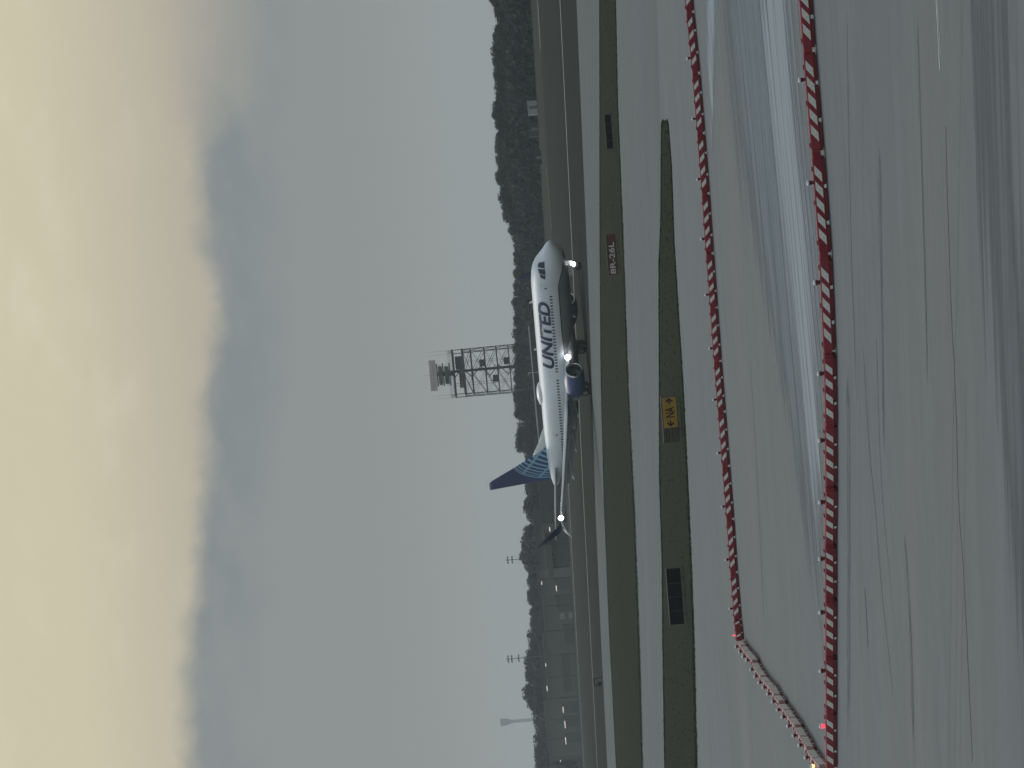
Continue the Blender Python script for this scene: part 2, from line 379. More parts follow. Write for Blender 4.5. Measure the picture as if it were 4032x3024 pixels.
# ------------------------------------------------------------------ airliner
M_white = None
def livery():
    t = MT('airliner_paint'); sp = t.n('ShaderNodeSeparateXYZ'); t.l(t.tc.outputs['Object'], sp.inputs[0]); x, z = sp.outputs[0], sp.outputs[2]
    # belly line: level along the cabin, sweeping down round the nose
    lz = t.math('ADD', 2.62, t.math('MULTIPLY', t.mapr(x, -5.5, -1.6), -.75))
    lz = t.math('ADD', lz, t.math('MULTIPLY', t.mapr(x, -17.5, -12, 1, 0), -.12))
    lz = t.math('ADD', lz, t.math('MULTIPLY', t.mapr(x, -41, -27, 1, 0), 1.1))
    d = t.math('SUBTRACT', z, lz)
    up = t.mapr(d, -.01, .01); band = t.math('MULTIPLY', t.mapr(d, -.13, -.11), t.mapr(d, -.01, .01, 1, 0))
    dirt = t.noise(.9, 6, .65, (3, 1, 1)); streak = t.noise(3, 5, .7, (1, 1, 3))
    wh = t.mix(t.mapr(dirt, .35, .75), (.61, .675, .71), (.54, .605, .645)); wh = t.mix(t.mapr(streak, .55, .8, 0, .25), wh, (.46, .50, .52))
    gr = t.mix(t.mapr(dirt, .3, .7), (.20, .215, .225), (.16, .175, .185))
    c = t.mix(up, gr, wh); c = t.mix(band, c, (.01, .02, .07))
    # frame lines of the skin panels
    pl = t.math('ABSOLUTE', t.math('SUBTRACT', t.math('FRACT', t.math('MULTIPLY', x, .52)), .5))
    c = t.mix(t.mapr(pl, .0, .012, .22, 0), c, (.3, .32, .34))
    return t.done(c, .48, spec=.4)
M_livery = livery()
M_wh = paint('white_airframe_paint', (.74, .76, .78), .35, .06, 1.5)
M_wing = paint('grey_wing_paint', (.42, .45, .47), .38, .12, .8)
M_blue = paint('deep_blue_paint', (.010, .022, .066), .5, .2, .7, 0., .2)
M_nac = paint('nacelle_blue_paint', (.020, .048, .15), .42, .15, .9)
M_navy = paint('navy_lettering', (.008, .013, .075), .5, .15, 1, 0., .2)
M_metal = paint('bare_metal_lip', (.62, .63, .65), .25, .05, 2, 1.)
M_dark = paint('dark_grey_metal', (.035, .037, .042), .5, .2, 4)
M_rub = paint('black_rubber', (.018, .018, .02), .8, .2, 6)
M_gear = paint('grey_gear_metal', (.30, .31, .32), .45, .15, 5)
M_glass = paint('dark_cockpit_glass', (.012, .014, .02), .08, .1, 2)
M_lamp = glow('landing_lamp_glow', (1, .97, 1), 7)
def fin_mat():
    t = MT('tail_globe_paint'); sp = t.n('ShaderNodeSeparateXYZ'); t.l(t.tc.outputs['Object'], sp.inputs[0]); x, z = sp.outputs[0], sp.outputs[2]
    # wire globe seen obliquely: meridians bulge round a tilted axis
    a = t.math('SUBTRACT', t.math('MULTIPLY', x, -1), 36.0); b = t.math('SUBTRACT', z, 5.0)
    th = R(30); ca, sa = math.cos(th), math.sin(th)
    p = t.math('SUBTRACT', t.math('MULTIPLY', a, ca), t.math('MULTIPLY', b, -sa)); q = t.math('ADD', t.math('MULTIPLY', b, ca), t.math('MULTIPLY', a, -sa))
    RR = 4.6
    r2 = t.math('ADD', t.math('MULTIPLY', p, p), t.math('MULTIPLY', q, q))
    inside = t.mapr(r2, RR * RR - .15, RR * RR + .15, 1, 0); rim = t.math('MULTIPLY', t.mapr(r2, RR * RR - 1.1, RR * RR - .9), inside)
    ch = t.math('SQRT', t.math('MAXIMUM', t.math('SUBTRACT', RR * RR, t.math('MULTIPLY', q, q)), .02))
    lon = t.math('ARCSINE', t.math('MINIMUM', t.math('MAXIMUM', t.math('DIVIDE', p, ch), -1.), 1.))
    m1 = t.math('ABSOLUTE', t.math('SUBTRACT', t.math('FRACT', t.math('MULTIPLY', lon, 5.6)), .5))
    m2 = t.math('ABSOLUTE', t.math('SUBTRACT', t.math('FRACT', t.math('MULTIPLY', q, .48)), .5))
    ln = t.math('MAXIMUM', t.mapr(m1, .15, .22, 1, 0), t.mapr(m2, .05, .08, .8, 0))
    ln = t.math('MULTIPLY', t.math('MAXIMUM', ln, rim), inside)
    base = t.mix(t.mapr(z, 5, 10), (.014, .050, .17), (.016, .036, .12))
    return t.done(t.mix(ln, base, (.22, .42, .52)), .45, spec=.3)
M_fin = fin_mat()

TH = .9121
plane = empty('airliner', (14.05, 338.3, .014), -TH)
tag(plane, 'white passenger jet with blue globe tail and blue engines taxiing nose to the right', 'airplane')
ST = [(.25, 3.06, 3.16, .05), (.1, 2.86, 3.32, .24), (-.35, 2.42, 3.58, .58), (-1, 2.02, 3.84, .97), (-1.7, 1.74, 4.12, 1.28), (-2.3, 1.60, 4.48, 1.44),
      (-2.9, 1.50, 4.84, 1.57), (-3.6, 1.42, 5.08, 1.68), (-4.6, 1.36, 5.25, 1.79), (-5.8, 1.32, 5.33, 1.86), (-7.2, 1.30, 5.35, 1.88), (-10, 1.3, 5.35, 1.88), (-14, 1.3, 5.35, 1.88),
      (-18, 1.3, 5.35, 1.88), (-22, 1.3, 5.35, 1.88), (-26, 1.3, 5.35, 1.88), (-28.5, 1.36, 5.35, 1.87), (-31, 1.62, 5.35, 1.82), (-33.5, 2.08, 5.33, 1.68),
      (-36, 2.68, 5.28, 1.42), (-38.5, 3.32, 5.16, 1.05), (-40.5, 3.82, 4.98, .66), (-41.7, 4.12, 4.80, .36), (-42.1, 4.28, 4.66, .16)]
def sect(x):
    for a, b in zip(ST, ST[1:]):
        if b[0] <= x <= a[0]:
            t = (x - a[0]) / (b[0] - a[0]); return [a[i] + (b[i] - a[i]) * t for i in range(1, 4)]
    return list(ST[-1][1:])
def side(x, z, off=.0, sgn=-1):
    b, tp, hw = sect(x); zc, hh = (b + tp) / 2, (tp - b) / 2
    k = max(0, 1 - ((z - zc) / hh) ** 2) ** .5
    ny, nz = k / hw, (z - zc) / hh / hh; l = math.hypot(ny, nz) or 1
    return Vector((x, sgn * (hw * k + off * ny / l), z + off * nz / l))
bm = bmesh.new(); rings = []
for x, b, tp, hw in ST:
    zc, hh = (b + tp) / 2, (tp - b) / 2
    rings.append([(x, hw * math.sin(a), zc + hh * math.cos(a)) for a in (2 * math.pi * i / 40 for i in range(40))])
loft(bm, rings); bmesh.ops.recalc_face_normals(bm, faces=bm.faces)
body = link('fuselage', mesh('fuselage', bm, M_livery, True), plane)
def patch(name, pts, mat, sgn=-1, off=.012, parent=plane, grid=4):
    """a panel that follows the skin: quad in (x, z), subdivided and laid on the fuselage"""
    bm = bmesh.new(); (a, b, c, d) = [Vector((p[0], p[1], 0)) for p in pts]; vv = []
    for i in range(grid + 1):
        for j in range(grid + 1):
            q = a.lerp(b, i / grid).lerp(d.lerp(c, i / grid), j / grid); vv.append(bm.verts.new(side(q.x, q.y, off, sgn)))
    for i in range(grid):
        for j in range(grid):
            k = i * (grid + 1) + j; bm.faces.new((vv[k], vv[k + 1], vv[k + grid + 2], vv[k + grid + 1]))
    return link(name, mesh(name, bm, mat, True), parent)
for sgn in (-1, 1):
    for q in ([(-1.75, 3.78), (-2.45, 3.82), (-2.72, 4.55), (-2.28, 4.36)], [(-2.52, 3.80), (-3.2, 3.78), (-3.3, 4.42), (-2.84, 4.52)], [(-3.27, 3.80), (-3.85, 3.85), (-3.75, 4.30), (-3.37, 4.40)]):
        patch('cockpit_window', q, M_glass, sgn, .015)
bmw = bmesh.new()
vv = [bmw.verts.new((.12 * math.cos(a) * (1 if abs(math.cos(a)) < .9 else .95), 0, .17 * math.sin(a))) for a in (2 * math.pi * i / 10 for i in range(10))]
bmw.faces.new(vv); mw = mesh('cabin_window', bmw, M_glass)
for i in range(58):
    x = -6.4 - i * .508
    if 26 <= i <= 27: continue
    for sgn in (-1, 1):
        p = side(x, 3.42, .012, sgn); q = side(x, 3.55, .012, sgn)
        o = link('cabin_window', mw, plane, p); o.rotation_euler = (math.atan2(q.y - p.y, .13) * -1, 0, 0)
M_door = paint('door_outline_grey', (.45, .48, .50), .4, .1, 2)
for xd, zb, hh, wdd in ((-4.75, 2.72, 1.75, .82), (-37.0, 3.05, 1.55, .72), (-30.2, 2.8, 1.6, .66)):
    d = patch('door', [(xd, zb), (xd - wdd, zb), (xd - wdd, zb + hh), (xd, zb + hh)], M_door, -1, .010)
    patch('door_panel', [(xd - .05, zb + .05), (xd - wdd + .05, zb + .05), (xd - wdd + .05, zb + hh - .05), (xd - .05, zb + hh - .05)], M_livery, -1, .018, d)
    patch('door_window', [(xd - wdd / 2 + .1, zb + 1.05), (xd - wdd / 2 - .1, zb + 1.05), (xd - wdd / 2 - .1, zb + 1.3), (xd - wdd / 2 + .1, zb + 1.3)], M_glass, -1, .024, d, 1)
def text_bm(s, size, bold=0.):
    cu = bpy.data.curves.new('txt', 'FONT'); cu.body = s; cu.size = size; cu.offset = bold; cu.resolution_u = 4
    o = bpy.data.objects.new('txt', cu); col.objects.link(o); dg = bpy.context.evaluated_depsgraph_get()
    me = bpy.data.meshes.new_from_object(o.evaluated_get(dg)); bm = bmesh.new(); bm.from_mesh(me)
    bpy.data.objects.remove(o); bpy.data.meshes.remove(me); bpy.data.curves.remove(cu)
    bmesh.ops.triangulate(bm, faces=bm.faces)
    xs = [v.co.x for v in bm.verts]; ys = [v.co.y for v in bm.verts]
    return bm, min(xs), max(xs), min(ys), max(ys)
bm, x0, x1, y0, y1 = text_bm('UNITED', 1.5, .05)
for _ in range(2):
    bmesh.ops.subdivide_edges(bm, edges=[e for e in bm.edges if e.calc_length() > .35], cuts=1); bmesh.ops.triangulate(bm, faces=bm.faces)
TX0, TX1, TZ0, TZ1 = -18.6, -7.4, 3.62, 4.82
for v in bm.verts:
    v.co = side(TX0 + (v.co.x - x0) / (x1 - x0) * (TX1 - TX0), TZ0 + (v.co.y - y0) / (y1 - y0) * (TZ1 - TZ0), .03)
link('lettering', mesh('lettering', bm, M_navy), plane)
# wing-body fairing
bm = bmesh.new(); rings = []
for x, wv, zb in ((-14.2, .6, 1.35), (-15.5, 1.7, 1.12), (-18, 2.05, .98), (-22, 2.1, .98), (-25, 1.75, 1.12), (-26.8, .6, 1.4)):
    rings.append([(x, wv * math.sin(a), 1.75 + (1.75 - zb) * math.cos(a)) for a in (2 * math.pi * i / 20 for i in range(20))])
loft(bm, rings); link('belly_fairing', mesh('belly_fairing', bm, paint('belly_grey_paint', (.26, .27, .285), .4, .1), True), plane)
def foil(le, te, zc, th, n=8, twist=0., yv=0.):
    """aerofoil ring from leading edge x to trailing edge x at spanwise y"""
    c = le - te; up, lo = [], []
    for i in range(n + 1):
        s = (1 - math.cos(math.pi * i / n)) / 2; tt = 5 * th * (.2969 * s ** .5 - .126 * s - .3516 * s * s + .2843 * s ** 3 - .1015 * s ** 4) * c
        z0 = zc + twist * (.25 - s) * c
        up.append((le - s * c, yv, z0 + tt)); lo.append((le - s * c, yv, z0 - tt * .75))
    return up + lo[-2:0:-1]
WST = [(1.2, -15.9, -23.8, 1.95, .13), (1.9, -16.4, -23.9, 2.05, .13), (4.83, -18.35, -24.0, 2.42, .115), (5.9, -18.95, -24.1, 2.56, .11), (10, -21.05, -25.05, 3.18, .105), (14, -23.1, -26.0, 3.85, .10), (17.15, -24.7, -26.55, 4.42, .095)]
def interp(tab, y):
    for a, b in zip(tab, tab[1:]):
        if a[0] <= y <= b[0]:
            t = (y - a[0]) / (b[0] - a[0]); return [a[i] + (b[i] - a[i]) * t for i in range(1, len(a))]
    return list(tab[-1][1:])
for sg in (-1, 1):
    bm = bmesh.new(); loft(bm, [foil(a, b, z, th, 10, .05, sg * y) for y, a, b, z, th in WST]); bmesh.ops.recalc_face_normals(bm, faces=bm.faces)
    wing = link('wing', mesh('wing', bm, M_wing, True), plane)
    # metal slat along the leading edge
    bm = bmesh.new(); rr = []
    for y in (6.2, 8, 10, 12, 14, 16.6):
        a, b, z, th = interp(WST, y); c = a - b
        rr.append([(a + .10 + c * .01 * q[0], sg * y, z - .02 + q[1] * c * .06) for q in ((0, -.95), (4, -.55), (5, 0), (3, .6), (-3, 1.05), (-8, 1.15), (-3, .5), (-1, 0), (-1, -.6))])
    loft(bm, rr); bmesh.ops.recalc_face_normals(bm, faces=bm.faces); link('slat', mesh('slat', bm, M_metal, True), wing)
    # flaps lowered for departure
    for y0_, y1_ in ((2.0, 5.6), (6.1, 12.0)):
        bm = bmesh.new(); rr = []
        for y in (y0_, (y0_ + y1_) / 2, y1_):
            a, b, z, th = interp(WST, y); c = (a - b) * (.19 if y < 6 else .24)
            q = foil(b + .25, b + .25 - c, 0, .12, 6, 0, sg * y); ca, sa = math.cos(R(24)), math.sin(R(24))
            rr.append([(b + .25 + (p[0] - b - .25) * ca - p[2] * sa * -1 * 0, p[1], z - .16 + p[2] * ca + (p[0] - b - .25) * sa) for p in q])
        loft(bm, rr); bmesh.ops.recalc_face_normals(bm, faces=bm.faces); link('flap', mesh('flap', bm, M_wing, True), wing)
    for y in (3.2, 7.4, 10.6):
        a, b, z, th = interp(WST, y); bm = bmesh.new(); rr = []
        for s, rad in ((1.9, .03), (1.2, .16), (0, .22), (-1.0, .17), (-1.8, .03)):
            rr.append([(b + s, sg * y + rad * .7 * math.sin(t), z - .34 - (0 if s > 0 else -s * .22) + rad * math.cos(t)) for t in (2 * math.pi * i / 10 for i in range(10))])
        loft(bm, rr); link('flap_fairing', mesh('flap_fairing', bm, M_wing, True), wing)
    # split winglet
    def blade(pts):
        bm = bmesh.new(); rr = []
        for le, te, y, z, t in pts:
            c = le - te
            rr.append([(le, sg * y, z), (le - c * .25, sg * (y + t), z + t * .3), (le - c * .6, sg * (y + t * .8), z + t * .2), (te, sg * y, z), (le - c * .6, sg * (y - t * .8), z - t * .2), (le - c * .25, sg * (y - t), z - t * .3)])
        loft(bm, rr); bmesh.ops.recalc_face_normals(bm, faces=bm.faces); return bm
    wl = link('winglet', mesh('winglet', blade([(-24.7, -26.55, 17.1, 4.42, .07), (-25.0, -26.6, 17.42, 4.55, .06), (-25.5, -26.8, 17.68, 4.95, .05), (-26.6, -27.45, 18.05, 6.1, .035), (-27.6, -28.0, 18.3, 7.1, .015)]), M_blue, True), plane)
    link('lower_strake', mesh('lower_strake', blade([(-24.85, -26.2, 17.3, 4.45, .05), (-25.6, -26.5, 17.75, 4.0, .04), (-26.5, -26.8, 18.2, 3.45, .015)]), M_wing, True), wl)
    # engine
    eng = empty('engine', (0, 0, 0)); eng.parent = plane
    ex, ey, ez = -15.2, sg * 4.83, 1.62
    def ringc(x, r, z=0., fl=1., n=32, rb=None):
        """nacelle section, flattened at the bottom"""
        o = []
        for i in range(n):
            a = 2 * math.pi * i / n; yy, zz = r * math.sin(a), r * math.cos(a)
            if zz < 0: zz *= fl
            o.append((ex + x, ey + yy, ez + z + zz))
        return o
    bm = bmesh.new()
    loft(bm, [ringc(-.12, 1.0, 0, .9), ringc(-.5, 1.10, 0, .9), ringc(-1.3, 1.18, 0, .9), ringc(-2.3, 1.16, .02, .93), ringc(-3.2, 1.02, .05, .97), ringc(-3.75, .88, .07, 1)], cap0=False, cap1=False)
    nac = link('nacelle', mesh('nacelle', bm, M_nac, True), eng)
    bm = bmesh.new(); loft(bm, [ringc(-.12, 1.0, 0, .9), ringc(-.03, .95, 0, .9), ringc(0, .89, 0, .9), ringc(-.05, .83, 0, .9), ringc(-.2, .79, 0, .92)], cap0=False, cap1=False)
    link('inlet_lip', mesh('inlet_lip', bm, M_metal, True), eng)
    bm = bmesh.new(); loft(bm, [ringc(-.2, .79, 0, .92), ringc(-.6, .775, 0, .97), ringc(-1.15, .78)], cap0=False)
    link('inlet_duct', mesh('inlet_duct', bm, M_dark, True), eng)
    bm = bmesh.new()
    for k in range(24):
        a = 2 * math.pi * k / 24; a2 = a + .16
        q = [(-.95, .22, a), (-.95, .76, a), (-1.05, .76, a2), (-1.05, .22, a2)]
        bm.faces.new([bm.verts.new((ex + t[0], ey + t[1] * math.sin(t[2]), ez + t[1] * math.cos(t[2]))) for t in q])
    link('fan', mesh('fan', bm, M_gear), eng)
    bm = bmesh.new(); loft(bm, [ringc(-.62, .02), ringc(-.75, .13), ringc(-1.0, .24)]); link('spinner', mesh('spinner', bm, M_dark, True), eng)
    bm = bmesh.new(); loft(bm, [ringc(-3.5, .74, .07), ringc(-4.3, .62, .08), ringc(-4.7, .52, .08)], cap0=False, cap1=False); link('core_cowl', mesh('core_cowl', bm, M_gear, True), eng)
    bm = bmesh.new(); loft(bm, [ringc(-4.2, .36, .08), ringc(-4.8, .3, .08), ringc(-5.4, .05, .08)]); link('exhaust_cone', mesh('exhaust_cone', bm, M_dark, True), eng)
    bm = bmesh.new(); box(bm, ex - 6.0, ex - 1.0, ey - .16, ey + .16, ez + .85, ez + 1.02)
    for v in bm.verts:
        if v.co.z > ez + .9: v.co.z += .0 if v.co.x > ex - 2 else -.05
    link('pylon', mesh('pylon', bm, M_wing), eng)
    # nacelle strake
    bm = bmesh.new(); a = R(55); c_, s_ = math.cos(a), math.sin(a)
    for q in ([(-.9, 1.16), (-1.9, 1.17), (-1.9, 1.42), (-1.6, 1.42)],):
        fr = [bm.verts.new((ex + t[0], ey - sg * t[1] * s_, ez + t[1] * c_)) for t in q]; f = bm.faces.new(fr)
    bmesh.ops.solidify(bm, geom=bm.faces[:], thickness=.03)
    link('nacelle_strake', mesh('nacelle_strake', bm, M_nac), eng)
    # tailplane
    bm = bmesh.new(); loft(bm, [foil(-36.6, -40.9, 4.35, .09, 8, 0, sg * .5), foil(-37.2, -41.1, 4.4, .09, 8, 0, sg * 1.1), foil(-41.6, -43.0, 5.05, .085, 8, 0, sg * 7.1)]); bmesh.ops.recalc_face_normals(bm, faces=bm.faces)
    link('tailplane', mesh('tailplane', bm, M_wing, True), plane)
    # main gear
    mg = empty('main_gear', (0, 0, 0)); mg.parent = plane; gx, gy = -21.2, sg * 2.86
    bm = bmesh.new(); bar(bm, (gx, gy, .56), (gx - .1, gy, 2.2), .11, .13, 10); bar(bm, (gx, gy - .42, .56), (gx, gy + .42, .56), .08, n=8); bar(bm, (gx, gy, 1.3), (gx - .1, gy - sg * 1.2, 2.0), .06, n=8); bar(bm, (gx + .05, gy, .8), (gx + .28, gy, 1.15), .03); bar(bm, (gx + .28, gy, 1.15), (gx + .05, gy, 1.5), .03)
    link('strut', mesh('strut', bm, M_gear, True), mg)
    bm = bmesh.new(); box(bm, gx - .35, gx + .35, gy + sg * .5, gy + sg * .53, .95, 2.1); link('gear_door', mesh('gear_door', bm, M_wing), mg)
    for dy in (-.43, .43):
        bm = bmesh.new()
        prof = [(.0, .16), (.30, .17), (.46, .19), (.54, .13), (.56, 0), (.54, -.13), (.46, -.19), (.30, -.17), (0, -.16)]
        loft(bm, [[(gx + r * math.cos(t), gy + dy + yy, .56 + r * math.sin(t)) for t in (2 * math.pi * i / 24 for i in range(24))] for r, yy in prof if r > 0], cap0=True, cap1=True)
        wh = link('wheel', mesh('wheel', bm, M_rub, True), mg)
        bm = bmesh.new(); bar(bm, (gx, gy + dy - .2, .56), (gx, gy + dy + .2, .56), .27, n=20); link('hub', mesh('hub', bm, M_gear), wh)
    # lights in the wing root and at the tip
    for (lx, ly, lz, rr_) in ((-16.3, 2.25, 2.16, .34), (-24.5, 17.15, 4.42, .30)):
        bm = bmesh.new(); bmesh.ops.create_uvsphere(bm, u_segments=12, v_segments=8, radius=rr_)
        for v in bm.verts: v.co.x *= .6
        link('landing_light' if ly < 5 else 'wingtip_light', mesh('lamp', bm, M_lamp, True), plane, (lx, sg * ly, lz))
# fin
bm = bmesh.new()
FST = [(4.9, -33.6, -40.9, .10), (5.5, -34.9, -41.0, .10), (6.4, -36.0, -41.15, .10), (9, -38.2, -41.6, .095), (11.6, -40.3, -42.0, .09), (11.95, -40.75, -42.05, .06)]
def vfoil(le, te, z, th, n=8):
    c = le - te; a, b = [], []
    for i in range(n + 1):
        s = (1 - math.cos(math.pi * i / n)) / 2; tt = 5 * th * (.2969 * s ** .5 - .126 * s - .3516 * s * s + .2843 * s ** 3 - .1015 * s ** 4) * c
        a.append((le - s * c, tt, z)); b.append((le - s * c, -tt, z))
    return a + b[-2:0:-1]
loft(bm, [vfoil(a, b, z, th) for z, a, b, th in FST]); bmesh.ops.recalc_face_normals(bm, faces=bm.faces)
link('tail_fin', mesh('tail_fin', bm, M_fin, True), plane)
bm = bmesh.new()
loft(bm, [vfoil(-30.6, -36.4, 5.15, .04), vfoil(-32.2, -36.6, 5.62, .035), vfoil(-34.3, -36.9, 6.15, .04), vfoil(-36.0, -37.2, 6.75, .04)]); bmesh.ops.recalc_face_normals(bm, faces=bm.faces)
link('dorsal_fin', mesh('dorsal_fin', bm, M_wh, True), plane)
# radome on the crown, blade aerials
bm = bmesh.new(); loft(bm, [[(x, r * .62 * math.sin(t), 5.28 + r * .42 * math.cos(t)) for t in (2 * math.pi * i / 16 for i in range(16))] for x, r in ((-23.0, .05), (-23.6, .8), (-24.4, 1.15), (-25.6, 1.15), (-26.6, .7), (-27.3, .05))])
link('radome', mesh('radome', bm, M_wh, True), plane)
for x, z0, z1 in ((-9, 5.3, 5.72), (-17, 5.3, 5.66), (-12, 1.34, .98)):
    bm = bmesh.new(); v = [bm.verts.new(p) for p in ((x, 0, z0), (x - .45, 0, z0), (x - .52, 0, z1), (x - .28, 0, z1))]; bm.faces.new(v); bmesh.ops.solidify(bm, geom=bm.faces[:], thickness=.04)
    link('aerial', mesh('aerial', bm, M_wh), plane)
# nose gear
ng = empty('nose_gear'); ng.parent = plane
bm = bmesh.new(); bar(bm, (-4.1, 0, .35), (-4.2, 0, 1.75), .07, .09, 10); bar(bm, (-4.1, -.26, .35), (-4.1, .26, .35), .05, n=8); bar(bm, (-4.2, 0, 1.0), (-5.1, 0, 1.6), .04)
link('strut', mesh('strut', bm, M_gear, True), ng)
for dy in (-.22, .22):
    bm = bmesh.new(); loft(bm, [[(-4.1 + r * math.cos(t), dy + yy, .345 + r * math.sin(t)) for t in (2 * math.pi * i / 20 for i in range(20))] for r, yy in ((.18, .1), (.3, .11), (.345, .05), (.345, -.05), (.3, -.11), (.18, -.1))])
    link('wheel', mesh('wheel', bm, M_rub, True), ng)
for dy in (-1, 1):
    bm = bmesh.new(); box(bm, -5.1, -3.5, dy * .32, dy * .35, .95, 1.55); link('gear_door', mesh('gear_door', bm, M_wing), ng)
bm = bmesh.new(); bmesh.ops.create_uvsphere(bm, u_segments=12, v_segments=8, radius=.27); link('taxi_light', mesh('lamp', bm, M_lamp, True), ng, (-3.7, 0, .85))

# ------------------------------------------------------------------ striped low barriers
def red_mat():
    t = MT('barrier_red_plastic'); f = t.noise(5, 6, .7); g_ = t.noise(30, 3, .6); oi = t.n('ShaderNodeObjectInfo')
    c = t.mix(t.mapr(f, .3, .7), (.18, .013, .024), (.26, .022, .034)); c = t.mix(t.math('MULTIPLY', oi.outputs['Random'], .45), c, (.30, .06, .07)); c = t.mix(t.mapr(g_, .6, .75, 0, .4), c, (.12, .05, .05))
    return t.done(c, .6, spec=.3)
M_red = red_mat()
M_redd = paint('barrier_dark_red_base', (.12, .012, .016), .6, .25, 5)
M_bwh = paint('barrier_white_sheet', (.66, .68, .65), .6, .14, 9)
M_lens = paint('unlit_lamp_lens', (.10, .012, .014), .2, .2, 8)
M_lcap = paint('lamp_white_cap', (.7, .71, .7), .4, .08, 8)
M_redglow = glow('lit_red_lamp', (1, .06, .10), 1.6); M_amber = glow('lit_amber_lamp', (1, .55, .22), 2.2)
BL, BH, BD = 2.0, .262, .115
def barrier_body():
    bm = bmesh.new(); rr = []
    for x, k in ((-BL / 2 - .03, .78), (-BL / 2 + .07, .82), (-BL / 2 + .09, 1), (BL / 2 - .09, 1), (BL / 2 - .07, .82), (BL / 2 - .005, .80)):
        d = BD * k; top = BH - (.0 if k == 1 else .012)
        rr.append([(x, -d, .075), (x, -d * .97, top - .02), (x, -d * .80, top), (x, d * .80, top), (x, d * .97, top - .02), (x, d, .075)])
    loft(bm, rr); bmesh.ops.recalc_face_normals(bm, faces=bm.faces); return mesh('barrier_body', bm, M_red)
def barrier_base():
    bm = bmesh.new()
    for a, b in ((-.9, -.42), (-.30, .30), (.42, .9)): box(bm, a, b, -BD * .88, BD * .88, 0, .076)
    box(bm, -.95, .95, -BD * .6, BD * .6, .012, .074); return mesh('barrier_base', bm, M_redd)
def stripe_mesh(lean):
    bm = bmesh.new(); s = lean * .085; q = ((-.088 - s, .092), (.088 - s, .092), (.088 + s, BH - .026), (-.088 + s, BH - .026))
    fr = [bm.verts.new((x, -BD * (1 - .03 * (z - .075) / .167) - .007, z)) for x, z in q]; bkv = [bm.verts.new((x, -BD * .9, z)) for x, z in q]
    bm.faces.new(fr); bm.faces.new(bkv[::-1])
    for i in range(4): bm.faces.new((fr[i], bkv[i], bkv[(i + 1) % 4], fr[(i + 1) % 4]))
    bmesh.ops.recalc_face_normals(bm, faces=bm.faces); return mesh('stripe', bm, M_bwh)
MB, MBB = barrier_body(), barrier_base(); MS = {1: stripe_mesh(1), -1: stripe_mesh(-1)}
bm = bmesh.new(); loft(bm, [[(r * math.cos(t), r * math.sin(t), z) for t in (2 * math.pi * i / 10 for i in range(10))] for r, z in ((.05, 0), (.052, .02), (.035, .032))]); MCAP = mesh('fill_cap', bm, M_red, True)
bm = bmesh.new(); box(bm, -.03, .03, -.03, .03, 0, .05)
loft(bm, [[(x, r * math.cos(t), .085 + r * math.sin(t)) for t in (2 * math.pi * i / 12 for i in range(12))] for x, r in ((-.04, .03), (-.035, .048), (0, .05), (.035, .048), (.04, .03))]); MLAMP = {}
MLAMP[None] = mesh('warning_lamp', bm, M_lens, True)
for nm, mm in (('red', M_redglow), ('amber', M_amber)):
    me = MLAMP[None].copy(); me.materials[0] = mm; MLAMP[nm] = me
bm = bmesh.new(); loft(bm, [[(r * math.cos(t), r * math.sin(t), z) for t in (2 * math.pi * i / 10 for i in range(10))] for r, z in ((.053, .098), (.056, .125), (.03, .148))]); MLC = mesh('lamp_cap', bm, M_lcap, True)
bm = bmesh.new(); box(bm, -.035, .035, -BD * .88 - .008, -BD * .88 - .001, .012, .062); MREF = mesh('reflector', bm, M_bwh)
ORD = ['first', 'second', 'third', 'fourth', 'fifth', 'sixth', 'seventh', 'eighth', 'ninth', 'tenth', 'eleventh', 'twelfth', 'thirteenth', 'fourteenth', 'fifteenth', 'sixteenth', 'seventeenth', 'eighteenth']
MBF = MB.copy(); MBF.materials[0] = paint('faded_barrier_plastic', (.33, .20, .18), .65, .25, 4)
def barrier(a, b, label, group, lean, lamp_t, lit=None, nstr=4, body=MB):
    mid = (a + b) / 2; d = b - a; ln = d.length
    nn = Vector((-d.y, d.x, 0)).normalized() * random.uniform(-.03, .03)
    root = empty('barrier', (mid.x + nn.x, mid.y + nn.y, .0185), math.atan2(d.y, d.x) + random.uniform(-.022, .022)); tag(root, label, 'barrier', group)
    k = ln / BL
    root.scale = (k, 1, 1)
    link('body', body, root); link('base', MBB, root)
    jit = random.uniform(-.02, .02)
    for i in range(nstr):
        x = -.62 + 1.24 * i / (nstr - 1) + jit
        link('stripe', MS[lean], root, (x, 0, 0)); o = link('stripe', MS[lean], root, (x, 0, 0)); o.rotation_euler = (0, 0, math.pi)
        o.location.x = -x * 1
    for x in (-.8, .0, .72): link('fill_cap', MCAP, root, (x + random.uniform(-.05, .05), 0, BH - .004))
    for x in (-.36, .36): link('reflector', MREF, root, (x, 0, 0))
    lx = (lamp_t - .5) * BL
    lp = link('warning_lamp', MLAMP[lit], root, (lx, random.uniform(-.02, .02), BH - .006)); link('lamp_cap', MLC, lp)
near = [(3185, -215), (3215, 194), (3248, 601), (3278, 1000), (3294, 1383), (3298, 1659), (3299, 1906), (3296, 2133), (3296, 2339), (3296, 2571), (3296, 2793), (3297, 3016)]
npt = P(*near)
for i, (a, b) in enumerate(zip(npt, npt[1:])):
    n = len(npt) - 2 - i
    barrier(b, a, 'striped low barrier in the nearest row, %s from the amber lamp corner' % ORD[n], 'nearest row of striped barriers', 1, .72 if i else .7, 'red' if n == 0 else None, 5 if i < 4 else 4)
b1 = [(2712, -195), (2735, 46), (2759, 287), (2778, 523), (2796, 760), (2812, 996), (2828, 1210), (2843, 1420), (2859, 1620), (2876, 1834), (2892, 2042), (2907, 2252), (2922, 2440), (2931, 2520)]
bp = P(*b1)
